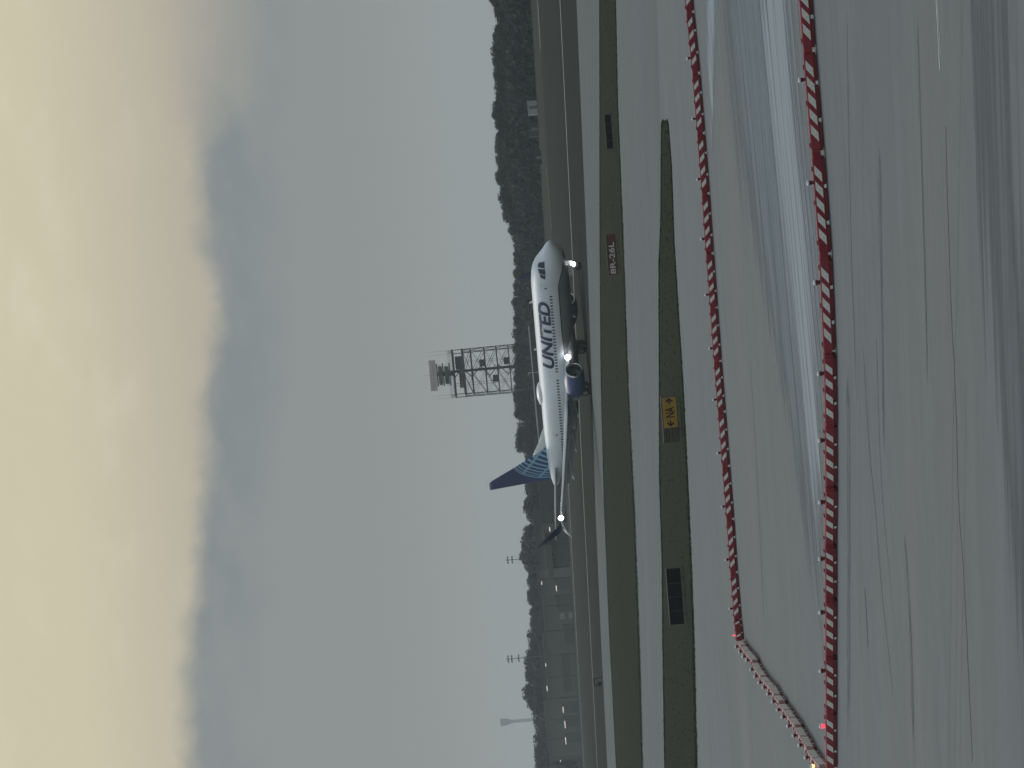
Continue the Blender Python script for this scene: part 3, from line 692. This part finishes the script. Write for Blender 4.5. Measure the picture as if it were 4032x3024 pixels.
for i, (a, b) in enumerate(zip(bp, bp[1:])):
    n = len(bp) - 2 - i
    barrier(b, a, 'striped low barrier in the row facing the grass island, %s from the bend' % ORD[n], 'rear row of striped barriers', -1, .25, 'red' if n == 0 else None, 4 if n else 2)
dg = resample(P((2936, 2530), (2962, 2571), (2990, 2599), (3019, 2662), (3062, 2706), (3093, 2763), (3119, 2793), (3163, 2859), (3198, 2920), (3241, 2995), (3272, 3030)), 18)
for i, (a, b) in enumerate(zip(dg, dg[1:])):
    barrier(b, a, 'faded pinkish low barrier seen end-on in the slanting row, %s from the bend' % ORD[i], 'slanting row of barriers closing the gap', 1, .6, 'amber' if i == 16 else None, 5, MBF)

# ------------------------------------------------------------------ airfield signs
M_yel = paint('sign_yellow', (.33, .20, .022), .5, .18, 2.5); M_blk = paint('sign_black', (.008, .009, .012), .7, .3, 3, 0., .15); M_sred = paint('sign_red', (.075, .008, .012), .5, .2, 3); M_swh = paint('sign_white_letter', (.5, .52, .52), .5, .15, 4); M_post = paint('sign_frame_metal', (.06, .06, .062), .5, .2, 4); M_olive = paint('sign_olive_panel', (.062, .058, .04), .6, .3, 2)
def letters(s, size, mat, parent, cx, cz, wd, hh, y):
    bm, x0, x1, y0, y1 = text_bm(s, size, .01)
    for v in bm.verts: v.co = Vector((cx + ((v.co.x - x0) / (x1 - x0) - .5) * wd, y, cz + ((v.co.y - y0) / (y1 - y0) - .5) * hh))
    return link('lettering', mesh('lettering', bm, mat), parent)
def sign(px, name, label, group=None):
    """px: (x_top, x_bottom, y_left, y_right) in the photo; returns root, width, height"""
    xt, xb, yl, yr = px; a, b = gp(xb, yl), gp(xb + (yr - yl) * .09, yr); a = gp(xb, yl); b = gp(xb - (yl - yr) * .075, yr)
    c = (a + b) / 2; d = b - a; hh = (xb - xt) / F * c.y * 1.0
    r = empty(name, (c.x, c.y, .022), math.atan2(d.y, d.x)); tag(r, label, 'sign', group); return r, d.length, hh
def cabinet(r, wd, hh, mat, face=None, parts=None):
    bm = bmesh.new(); box(bm, -wd / 2, wd / 2, -.09, .09, .13, hh); bmesh.ops.bevel(bm, geom=bm.edges[:], offset=.02, segments=1, affect='EDGES'); link('cabinet', mesh('cabinet', bm, mat), r)
    n = max(2, int(wd / .9))
    for i in range(n):
        x = -wd / 2 + wd * (i + .5) / n; bm = bmesh.new(); bar(bm, (x, 0, 0), (x, 0, .14), .03, n=8); bar(bm, (x, 0, 0), (x, 0, .03), .07, n=8); link('leg', mesh('leg', bm, M_post), r)
    bm = bmesh.new(); box(bm, -wd / 2 - .03, wd / 2 + .03, -.12, .12, hh, hh + .03); link('top_rail', mesh('top_rail', bm, M_post), r)
r, wd, hh = sign((2618, 2690, 1735, 1556), 'guidance_sign', 'yellow taxiway sign with arrows on the grass island'); cabinet(r, wd, hh, M_post)
def panel(name, r, x0, x1, z0, z1, mat, y=-.095, t=.012):
    bm = bmesh.new(); box(bm, x0, x1, y - t, y, z0, z1); return link(name, mesh(name, bm, mat), r)
ys = -wd / 2 + wd * .33
panel('face', r, ys, wd / 2 - .02, .16, hh - .02, M_yel); fl = panel('location_panel', r, -wd / 2 + .02, ys - .03, .16, hh - .02, M_olive)  # left panel in plain dark olive
fw = wd / 2 - ys; mx = (ys + wd / 2) / 2; mz = (hh + .14) / 2
letters('NA', .5, M_blk, r, mx, mz, fw * .34, hh * .5, -.111)
for s in (-1, 1):
    bm = bmesh.new(); x = mx + s * fw * .36
    for q in ([(-.13, -.03), (.10, -.03), (.10, .03), (-.13, .03)], [(.15, 0), (.0, .17), (-.05, .11), (.07, 0)], [(.15, 0), (.07, 0), (-.05, -.11), (.0, -.17)]):
        bm.faces.new([bm.verts.new((x + s * p[0], -.112 - .0005 * (q[0][0] > 0), mz + p[1])) for p in q])
    link('arrow', mesh('arrow', bm, M_blk), r)
for i, z in enumerate((.88, .74)): panel('bar_mark', r, -wd / 2 + .04, ys - .05, hh * z - .03, hh * z, M_blk, -.108, .004)
for j in range(4): panel('dash_mark', r, -wd / 2 + .06 + j * .16, -wd / 2 + .15 + j * .16, hh * .5, hh * .54, M_blk, -.108, .004)
r, wd, hh = sign((2399, 2443, 1078, 921), 'runway_sign', 'dark red runway sign with white lettering on the far grass strip'); cabinet(r, wd, hh, M_sred)
panel('face', r, -wd / 2 + .03, wd / 2 - .03, .16, hh - .03, M_sred); letters('8R-26L', .5, M_swh, r, -wd * .07, (hh + .14) / 2, wd * .80, hh * .50, -.111)
for px, lb in (((2641, 2706, 2452, 2236), 'long black back of a sign standing on the grass island'), ((2391, 2424, 582, 450), 'smaller black back of a sign on the far grass strip')):
    r, wd, hh = sign(px, 'sign_back', lb); cabinet(r, wd, hh, M_blk)
    for i in range(1, 4): panel('seam', r, -wd / 2 + wd * i / 4 - .01, -wd / 2 + wd * i / 4 + .01, .15, hh - .02, M_post, -.0905, .006)
# small equipment stand by the road
p = gp(2372, 2682); r = empty('equipment_stand', (p.x, p.y, .006), 0); tag(r, 'small dark equipment stand with slanted leg beside the far road', 'equipment')
bm = bmesh.new(); box(bm, -.62, -.1, -.2, .2, .12, .72); link('control_box', mesh('control_box', bm, M_blk), r)
bm = bmesh.new(); bar(bm, (-.6, 0, 1.12), (.5, 0, 1.18), .07); link('cross_bar', mesh('cross_bar', bm, M_blk), r)
for a, b in (((-.5, 0, 0), (-.5, 0, 1.15)), ((.62, 0, 0), (.36, 0, 1.15)), ((-.2, 0, 0), (-.2, 0, .15))):
    bm = bmesh.new(); bar(bm, a, b, .05); link('leg', mesh('leg', bm, M_blk), r)

# ------------------------------------------------------------------ buildings beyond the runway
M_wallA = paint('weathered_wall', (.050, .050, .048), .8, .12, .25); M_wallB = paint('pale_block_wall', (.075, .078, .076), .8, .12, .25); M_wallC = paint('brown_grey_wall', (.034, .034, .034), .85, .15, .2)
M_roof = paint('dark_roof', (.05, .052, .055), .8, .2, .3); M_open = paint('dark_doorway', (.004, .005, .008), .7, .3, .5); M_tube = glow('lit_strip_lamp', (1, .93, .78), 1.3); M_pale = paint('pale_shutter', (.14, .145, .14), .7, .15, .5); M_trim = paint('pale_roof_edge', (.42, .45, .44), .6, .15, .3)
A0, A1 = gp(2243, 2090), gp(2301, 3040); fd = (A1 - A0).normalized(); fn = Vector((fd.y, -fd.x, 0))
if fn.y < 0: fn = -fn
brot = math.atan2(-fd.y, -fd.x)      # local +x runs to the picture's upright right
def facade_s(y):
    """distance along the facade line of a photo row y"""
    d = M3 @ Vector((2270 - 2016, 1512 - y, -F)); O = A0 + fn * 14
    # solve (O + fd*s) x direction = 0 on the ground plan
    den = fd.x * d.y - fd.y * d.x; return (O.y * d.x - O.x * d.y) / den
def bz(y, x):
    s = facade_s(y); p = A0 + fn * 14 + fd * s; return at(x, y, p.y).z
def building(name, label, ya, yb, xtop, depth, wallm, doors, lamps, cat='building', wins=(), canopy=None):
    sa, sb = facade_s(ya), facade_s(yb); c = A0 + fn * 14 + fd * ((sa + sb) / 2); wd = abs(sb - sa); hh = bz((ya + yb) / 2, xtop)
    r = empty(name, (c.x, c.y, 0), brot); tag(r, label, cat); dy = 1 if (Matrix.Rotation(brot, 3, 'Z') @ Vector((0, 1, 0))).dot(fn) > 0 else -1
    X = lambda y: -(facade_s(y) - (sa + sb) / 2)
    bm = bmesh.new(); box(bm, -wd / 2, wd / 2, 0, dy * depth, 0, hh); link('wall', mesh('wall', bm, wallm), r)
    bm = bmesh.new(); box(bm, -wd / 2 - .3, wd / 2 + .3, -dy * .4, dy * (depth + .3), hh + .002, hh + .45); link('roof', mesh('roof', bm, M_roof), r)
    def facep(n, y0, y1, z0, z1, m, pr=.08):
        x0, x1 = sorted((X(y0), X(y1))); bm = bmesh.new(); box(bm, x0, x1, -dy * pr, -dy * .003, max(.05, z0), z1); return link(n, mesh(n, bm, m), r)
    for y0, y1, xt, xb in doors:
        d = facep('door', y0, y1, bz((y0 + y1) / 2, xb), bz((y0 + y1) / 2, xt), M_open); z1 = bz((y0 + y1) / 2, xt)
        facep('door_header', y0, y1, z1 + .003, z1 + .35, M_roof, .3)
    for y0, y1, xt, xb in wins: facep('window', y0, y1, bz(y0, xb), bz(y0, xt), M_pale)
    for y0, y1, xc in lamps: facep('strip_lamp', y0, y1, bz(y0, xc) - .06, bz(y0, xc) + .06, M_tube, .5)
    if canopy:
        y0, y1, xt, xb = canopy; x0, x1 = sorted((X(y0), X(y1))); bm = bmesh.new(); box(bm, x0, x1, -dy * 3.2, -dy * .01, bz(y0, xb), bz(y0, xt)); link('canopy', mesh('canopy', bm, M_open), r)
    n = max(1, int(wd / 26))
    for i in range(n + 1):
        x = -wd / 2 + wd * i / n; bm = bmesh.new(); box(bm, x - .12, x + .12, -dy * .14, -dy * .004, 0, hh - .05); link('pilaster', mesh('pilaster', bm, wallm), r)
building('concourse', 'dark low concourse with long black canopy and a row of lights behind the wingtip', 2050, 2226, 2145, 18, M_wallC, [(2110, 2165, 2185, 2240), (2170, 2222, 2180, 2242)], [(2066, 2076, 2163), (2121, 2138, 2165), (2146, 2163, 2167), (2173, 2190, 2167), (2220, 2228, 2170)], canopy=(2090, 2228, 2146, 2166))
building('stair_block', 'plain pale block rising between the concourse and the cargo shed', 2228, 2268, 2130, 10, M_wallB, [], [])
building('cargo_shed', 'grey cargo shed with two black doorways next to the pale block', 2270, 2475, 2140, 20, M_wallA, [(2272, 2316, 2186, 2250), (2337, 2376, 2189, 2252), (2378, 2400, 2195, 2255)], [(2297, 2314, 2189), (2276, 2284, 2131)], wins=[(2408, 2432, 2203, 2222), (2408, 2432, 2238, 2254)])
building('loading_hall', 'long grey hall with one low wide black opening', 2477, 2742, 2151, 20, M_wallA, [(2455, 2530, 2222, 2262), (2570, 2720, 2216, 2246)], [(2596, 2607, 2147), (2690, 2704, 2152)])
building('warehouse', 'grey warehouse with three black doorways under lit strip lamps at the edge', 2744, 3110, 2162, 22, M_wallA, [(2762, 2801, 2214, 2276), (2818, 2857, 2220, 2276), (2884, 2921, 2228, 2284)], [(2777, 2796, 2216), (2833, 2857, 2223), (2896, 2921, 2226), (2987, 3000, 2206)])
# dark long shed behind the airliner
a, b = at(2150, 1452, 800), at(2180, 1800, 840); d = b - a; c = (a + b) / 2; r = empty('long_shed', (c.x, c.y, 0), math.atan2(-d.y, -d.x)); tag(r, 'long dark shed with a pale roof edge behind the airliner', 'building')
hh = at(2112, 1600, 815).z; wd = math.hypot(d.x, d.y)
bm = bmesh.new(); box(bm, -wd / 2, wd / 2, 0, 12, 0, hh); link('wall', mesh('wall', bm, M_wallC), r)
bm = bmesh.new(); box(bm, -wd / 2 - .2, wd / 2 + .2, -.3, 12.3, hh + .003, hh + .28); link('roof', mesh('roof', bm, M_trim), r)
for i in range(6):
    x = -wd / 2 + wd * (i + .5) / 6; bm = bmesh.new(); box(bm, x - 1.1, x + 1.1, -.06, -.003, .1, 2.9); link('door', mesh('door', bm, M_open), r)
bm = bmesh.new(); bar(bm, (wd / 2 - .4, -.5, 0), (wd / 2 - .4, -.5, hh + 1.2), .08); bar(bm, (wd / 2 - .4, -.5, hh + 1.2), (wd / 2 - 1.0, -1.1, hh + 1.4), .06); link('lamp_arm', mesh('lamp_arm', bm, M_trim), r)
# cabin and container at the foot of the trees on the right
def cabin(name, label, ya, yb, xt, xb, mat, cat):
    a, b = gp(xb, yb), gp(xb - (yb - ya) * .05, ya); c = (a + b) / 2; wd = abs(b.x - a.x); hh = (xb - xt) / F * c.y; r = empty(name, (c.x, c.y, 0), 0); tag(r, label, cat)
    bm = bmesh.new(); box(bm, -wd / 2, wd / 2, 0, 2.4, .12, hh); bmesh.ops.bevel(bm, geom=bm.edges[:], offset=.06, segments=1, affect='EDGES'); link('wall', mesh('wall', bm, mat), r)
    bm = bmesh.new(); box(bm, -wd / 2 - .1, wd / 2 + .1, -.15, 2.55, hh + .003, hh + .1); link('roof', mesh('roof', bm, mat), r)
    bm = bmesh.new(); box(bm, -wd * .1, wd * .12, -.05, -.003, .16, hh * .85); link('door', mesh('door', bm, M_pale if mat is not M_wh else M_wallB), r)
    for x in (-wd / 2 + .3, wd / 2 - .3): bm = bmesh.new(); box(bm, x - .15, x + .15, .1, 2.3, 0, .118); link('skid', mesh('skid', bm, M_post), r)
cabin('site_cabin', 'small white cabin at the foot of the distant trees', 380, 462, 2082, 2120, paint('cabin_white', (.36, .38, .39), .6, .1, .8), 'cabin')
cabin('storage_container', 'dark storage container standing next to the white cabin', 466, 548, 2088, 2124, M_roof, 'container')
cabin('storage_container', 'low dark container farther along the foot of the trees', 585, 655, 2110, 2136, M_open, 'container')

# ------------------------------------------------------------------ lattice radar tower
M_steel = paint('dark_tower_steel', (.03, .032, .036), .6, .2, .6); M_cab = paint('brown_cabin_panel', (.105, .085, .08), .7, .2, .4); M_sail = paint('pale_pink_radar_sail', (.62, .56, .55), .7, .1, .5)
TD = 880; base = at(2060, 1448, TD); tw = empty('radar_tower', (base.x, TD, 0), R(4)); tag(tw, 'tall dark lattice radar tower with a flat pale antenna above the treetops', 'tower')
tz = lambda x: at(x, 1450, TD).z
W = 5.85; z_top = tz(1782); lv = [tz(x) for x in (2060, 2008, 1960, 1912, 1858, 1824)]
lv = [0] + lv
def part(name, bm, mat=M_steel, smooth=False): return link(name, mesh(name, bm, mat, smooth), tw)
corners = [(-W, -W), (W, -W), (W, W), (-W, W)]
taper = lambda z: 1 + .04 * (1 - z / z_top)
for cx, cy in corners:
    bm = bmesh.new(); bar(bm, (cx * taper(0), cy * taper(0), 0), (cx, cy, z_top), .11, n=6); part('leg', bm)
for i, z in enumerate(lv[1:], 1):
    k = taper(z)
    for (a, b) in zip(corners, corners[1:] + corners[:1]):
        bm = bmesh.new(); bar(bm, (a[0] * k, a[1] * k, z), (b[0] * k, b[1] * k, z), .13, n=5); part('girt', bm)
    if i < len(lv):
        z0 = lv[i - 1]; k0 = taper(z0)
        for (a, b) in zip(corners, corners[1:] + corners[:1]):
            m = ((a[0] + b[0]) / 2 * k, (a[1] + b[1]) / 2 * k, z)
            for q in (a, b):
                bm = bmesh.new(); bar(bm, (q[0] * k0, q[1] * k0, z0), m, .075, n=5); part('brace', bm)
                bm = bmesh.new(); bar(bm, (q[0] * k, q[1] * k, z), ((a[0] + b[0]) / 2 * k0, (a[1] + b[1]) / 2 * k0, z0), .045, n=4); part('brace', bm)
# stair core: column, flights and landings
bm = bmesh.new(); bar(bm, (.6, 0, 0), (.6, 0, z_top), .35, n=8); part('mast', bm)
n = 11
for i in range(n):
    z0, z1 = z_top * i / n, z_top * (i + 1) / n; s = 1 if i % 2 else -1; bm = bmesh.new()
    bar(bm, (-1.1 * s, -.8, z0), (1.5 * s, -.8, z1), .16, n=4); bar(bm, (-1.1 * s, -.8, z0 + 1), (1.5 * s, -.8, z1 + 1), .05, n=4); part('stair_flight', bm)
    bm = bmesh.new(); box(bm, 1.5 * s - .7, 1.5 * s + .7, -1.5, 1.5, z1 - .08, z1); part('landing', bm)
for z, wv in ((tz(1826), 6.1), (tz(1786), 6.1)):
    bm = bmesh.new(); box(bm, -wv, wv, -wv, wv, z - .16, z + .16); part('platform', bm)
zp = tz(1784)
for a, b in zip(corners, corners[1:] + corners[:1]):
    bm = bmesh.new()
    for t in range(7):
        x, y = a[0] + (b[0] - a[0]) * t / 7, a[1] + (b[1] - a[1]) * t / 7; bar(bm, (x, y, zp), (x, y, zp + 1.1), .03, n=4)
    for hz in (.55, 1.1): bar(bm, (a[0], a[1], zp + hz), (b[0], b[1], zp + hz), .03, n=4)
    part('railing', bm)
for cx, cy in corners:
    bm = bmesh.new(); bar(bm, (cx, cy, zp), (cx, cy, tz(1690)), .045, .02, n=4); part('lightning_rod', bm)
bm = bmesh.new(); box(bm, 1.2, 4.4, -2.5, 2.5, tz(1824), tz(1795)); part('equipment_cabin', bm, M_steel)
bm = bmesh.new(); box(bm, -3.8, .6, -2.2, 1.5, tz(1822), tz(1806)); part('equipment_cabin', bm, M_cab)
bm = bmesh.new(); bar(bm, (.3, 0, zp), (.3, 0, tz(1718)), .75, .6, n=10); part('pedestal', bm, M_cab)
za, zb, zc_ = tz(1765), tz(1744), tz(1720)
for z0, z1, x0, x1 in ((za, zb - .35, -2.4, 2.1), (zb + .3, zc_ - .35, -2.5, 2.3)):
    bm = bmesh.new(); box(bm, x0, x1, -2.0, 2.0, z0, z1); bmesh.ops.bevel(bm, geom=bm.edges[:], offset=.12, segments=1, affect='EDGES'); part('turret', bm, M_cab)
for z in (za - .3, zb, zc_):
    bm = bmesh.new(); box(bm, -2.9, 2.9, -2.2, 2.2, z - .12, z + .12); part('gallery', bm)
    bm = bmesh.new()
    for q in range(7):
        x = -2.8 + 5.6 * q / 6; bar(bm, (x, -2.15, z), (x, -2.15, z + 1.0), .03, n=4); bar(bm, (x, 2.15, z), (x, 2.15, z + 1.0), .03, n=4)
    for hy in (-2.15, 2.15): bar(bm, (-2.8, hy, z + 1.0), (2.8, hy, z + 1.0), .03, n=4)
    part('railing', bm)
bm = bmesh.new()
for q in range(44): bar(bm, (2.6, -1, q * zp / 44), (3.1, -1, q * zp / 44), .025, n=4)
for x in (2.6, 3.1): bar(bm, (x, -1, 0), (x, -1, zp), .04, n=4)
part('ladder', bm)
for x in (-3.2, -2.6): bm = bmesh.new(); bar(bm, (x, .6, 0), (x, .6, zp), .06, n=4); part('cable_run', bm)
for zc2, zc3, sx in ((lv[3], lv[4], -1), (lv[4], lv[5], 1), (lv[2], lv[3], 1)):
    bm = bmesh.new(); box(bm, sx * 2.2 - .9, sx * 2.2 + .9, -1.6, -.4, zc2 + .1, zc2 + 1.5); part('equipment_box', bm)
z0, z1 = tz(1716), tz(1690); bm = bmesh.new(); rr = []
for i in range(9):
    x = -4.1 + 8.2 * i / 8; y = .7 * (x / 4.1) ** 2; rr.append([(x, -y - .12, z0), (x, -y + .2, z0), (x, -y + .2 - .25, z1), (x, -y - .12 - .25, z1)])
loft(bm, rr); part('radar_sail', bm, M_sail)
bm = bmesh.new(); bar(bm, (.2, 0, z0 - .3), (.2, 0, tz(1650)), .05, .02, n=4); part('lightning_rod', bm)

# far light masts and a faint tower
M_mast = paint('mast_grey', (.09, .095, .10), .6, .1, .5)
def light_mast(y, xtop, xs, D, label):
    b = at(2060, y, D); r = empty('light_mast', (b.x, D, 0)); tag(r, label, 'light mast'); zt = at(xtop, y, D).z
    bm = bmesh.new(); bar(bm, (0, 0, 0), (0, 0, zt), .16, .09, n=6); link('pole', mesh('pole', bm, M_mast), r)
    for x in xs:
        z = at(x, y, D).z; bm = bmesh.new(); bar(bm, (-.9, 0, z), (.9, 0, z), .07, n=4); bar(bm, (0, -.9, z), (0, .9, z), .07, n=4); link('cross_arm', mesh('cross_arm', bm, M_mast), r)
        for dx, dy in ((-.85, 0), (.85, 0), (0, .85), (0, -.85)):
            bm = bmesh.new(); box(bm, dx - .28, dx + .28, dy - .2, dy + .2, z - .42, z - .06); link('floodlight', mesh('floodlight', bm, M_mast), r)
light_mast(2200, 1990, (1996, 2014), 1010, 'slim floodlight mast above the trees behind the concourse')
light_mast(2590, 1992, (1998, 2012, 2040), 1010, 'slim floodlight mast above the trees behind the loading hall')
b = at(2080, 2835, 5000); r = empty('control_tower', (b.x, 5000, 0)); tag(r, 'faint far-off tower in the haze beyond the warehouse', 'tower'); zt = at(1962, 2835, 5000).z
bm = bmesh.new(); bar(bm, (0, 0, 0), (0, 0, zt * .86), 3.6, 2.4, n=10); M_mast = paint('far_tower_hazed_concrete', (.40, .42, .43), .8, .1, .2); link('shaft', mesh('shaft', bm, M_mast), r)  # concrete lightened so its colour carries part of the haze
bm = bmesh.new(); bar(bm, (0, 0, zt * .80), (0, 0, zt * .86), 2.6, 5.2, n=10); bar(bm, (0, 0, zt * .86), (0, 0, zt * .97), 5.2, 6, n=10); link('cab', mesh('cab', bm, M_mast), r)
bm = bmesh.new(); bar(bm, (0, 0, zt * .97), (0, 0, zt * 1.04), .1, n=4); link('aerial', mesh('aerial', bm, M_mast), r)

# ------------------------------------------------------------------ trees
def leaf_mat(name, a, b):
    t = MT(name); f = t.noise(.5, 4, .6); oi = t.n('ShaderNodeObjectInfo')
    c = t.mix(t.mapr(f, .3, .7), a, b); c = t.mix(t.math('MULTIPLY', oi.outputs['Random'], .8), c, tuple(x * .55 for x in a)); return t.done(c, .8, spec=.15)
M_leafs = [leaf_mat('foliage_dark', (.027, .040, .033), (.039, .053, .040)), leaf_mat('foliage_olive', (.032, .044, .034), (.046, .058, .042))]
M_bark = paint('bark', (.06, .05, .042), .9, .2, 3)
def tree_mesh(seed, hgt, rad, mat, base=.12):
    """unit crown: clumps of leaf-sized faces spread through several lobes"""
    rnd = random.Random(seed); V_, F_ = [], []
    lobes = []
    for i in range(11):
        a = rnd.uniform(0, 6.28); q = rnd.uniform(.1, .68); z = rnd.uniform(base + .15, .88); k = 1 - abs(z - .52) * .9
        lobes.append((Vector((math.cos(a) * q * rad * k, math.sin(a) * q * rad * k, z * hgt)), rnd.uniform(.28, .46) * rad))
    lobes.append((Vector((0, 0, hgt * .84)), rad * .34)); lobes.append((Vector((rnd.uniform(-.2, .2) * rad, 0, hgt * .3)), rad * .62)); lobes.append((Vector((0, 0, hgt * .55)), rad * .62))
    for c, r in lobes:
        for _ in range(int(250 * (r / (.4 * rad)) ** 2)):
            d = Vector((rnd.gauss(0, 1), rnd.gauss(0, 1), rnd.gauss(0, 1))).normalized(); p = c + d * r * rnd.uniform(.55, 1.12)
            if p.z < hgt * base * .5: continue
            s = rnd.uniform(.16, .42) * rad / 4.; u = d.orthogonal().normalized(); u = (Matrix.Rotation(rnd.uniform(0, 6.28), 3, d) @ u); v = d.cross(u); v = (v + d * rnd.uniform(-.8, .8)).normalized()
            k = len(V_); V_ += [tuple(p + u * s), tuple(p + v * s * .7), tuple(p - u * s), tuple(p - v * s * .7)]; F_.append((k, k + 1, k + 2, k + 3))
    me = bpy.data.meshes.new('crown'); me.from_pydata(V_, [], F_); me.materials.append(mat); return me
def trunk_mesh(seed, hgt, rad):
    rnd = random.Random(seed); bm = bmesh.new(); bar(bm, (0, 0, 0), (0, 0, hgt * .6), .24, .12, n=7)
    for i in range(5):
        a = i * 1.26 + rnd.random(); z = hgt * rnd.uniform(.25, .5); bar(bm, (0, 0, z), (math.cos(a) * rad * .5, math.sin(a) * rad * .5, z + hgt * .25), .1, .03, n=5)
    return mesh('trunk', bm, M_bark)
VAR = []
for i in range(8):
    hg, rd = 10., random.uniform(3.0, 4.4); VAR.append((tree_mesh(100 + i, hg, rd, M_leafs[i % 2]), trunk_mesh(200 + i, hg, rd), rd))
PROF = [(-200, 1925), (0, 1915), (60, 1938), (200, 1930), (380, 1931), (500, 1937), (620, 1945), (700, 1937), (780, 1956), (870, 1976), (900, 1992), (950, 2006), (1060, 2013), (1150, 2006), (1200, 2004), (1260, 2014), (1320, 2004), (1400, 2012), (1560, 2017), (1600, 2010), (1640, 2030), (1700, 2020), (1750, 2028), (1800, 2048), (1850, 2058), (1950, 2055), (2000, 2052), (2060, 2062), (2150, 2052), (2200, 2036), (2260, 2066), (2330, 2066), (2420, 2076), (2500, 2071), (2580, 2051), (2650, 2056), (2740, 2051), (2800, 2074), (2850, 2081), (2900, 2091), (2930, 2106), (2960, 2100), (3024, 2103), (3250, 2110)]
DPR = [(-200, 590), (0, 615), (500, 690), (900, 770), (1300, 850), (1700, 900), (1950, 900), (2060, 930), (2500, 1040), (3024, 1150), (3250, 1190)]
def lut(tab, y):
    for a, b in zip(tab, tab[1:]):
        if a[0] <= y <= b[0]: return a[1] + (b[1] - a[1]) * (y - a[0]) / (b[0] - a[0])
    return tab[-1][1]
rt = random.Random(5)
def tree(y, dD, dz, label, group):
    D = lut(DPR, y) + dD; p = at(lut(PROF, y), y, D); hgt = max(3., p.z + dz); cm, tm, rd = rt.choice(VAR); s = hgt / 10.2
    wx = s * rt.uniform(.9, 1.25) * (1.0 if hgt > 8 else 1.25)
    r = empty('tree', (p.x, D, 0), rt.uniform(0, 6.28)); r.scale = (wx, wx, s); tag(r, label, 'tree', group)
    link('trunk', tm, r); link('crown', cm, r)
y = -120.
while y < 3150:
    tree(y + rt.uniform(-8, 8), rt.uniform(0, 14), rt.uniform(-.5, .15), 'dark leafy tree on the skyline of the distant treeline', 'trees along the distant treeline'); y += rt.uniform(24, 36)
y = -120.
while y < 3150:
    tree(y + rt.uniform(-8, 8), rt.uniform(-14, -8), rt.uniform(-3.6, -1.6), 'lower dark tree in front of the distant treeline', 'front trees of the distant treeline'); y += rt.uniform(36, 52)
# undergrowth that closes the wood at its foot
V_, F_ = [], []
for _ in range(36000):
    y = rt.uniform(-200, 3240); D = lut(DPR, y) + rt.uniform(-22, 34); p = at(2100, y, D); z = rt.uniform(0, 1) ** .8 * min(6.5, max(2.5, at(lut(PROF, y), y, D).z * .62)); s = rt.uniform(.35, .75)
    u = Vector((rt.uniform(-1, 1), rt.uniform(-1, 1), rt.uniform(-1, 1))).normalized() * s; v = u.orthogonal().normalized() * s * .7; q = Vector((p.x, D, z)); k = len(V_)
    V_ += [tuple(q + u), tuple(q + v), tuple(q - u), tuple(q - v)]; F_.append((k, k + 1, k + 2, k + 3))
me = bpy.data.meshes.new('undergrowth'); me.from_pydata(V_, [], F_); me.materials.append(M_leafs[0]); o = link('undergrowth', me); o['kind'] = 'stuff'; o['label'] = 'dark undergrowth filling the foot of the distant wood'; o['category'] = 'undergrowth'

# ------------------------------------------------------------------ haze
bm = bmesh.new(); box(bm, -2500, 2500, -60, 5300, -1, 75)
hm = bpy.data.materials.new('haze_air'); hm.use_nodes = True; ht = hm.node_tree; ht.nodes.clear()
pv = ht.nodes.new('ShaderNodeVolumePrincipled'); pv.inputs['Color'].default_value = (.80, .92, .98, 1); pv.inputs['Density'].default_value = .00015; pv.inputs['Anisotropy'].default_value = .2
ho = ht.nodes.new('ShaderNodeOutputMaterial'); ht.links.new(pv.outputs[0], ho.inputs['Volume'])
hz = link('haze', mesh('haze', bm, hm)); hz['kind'] = 'stuff'
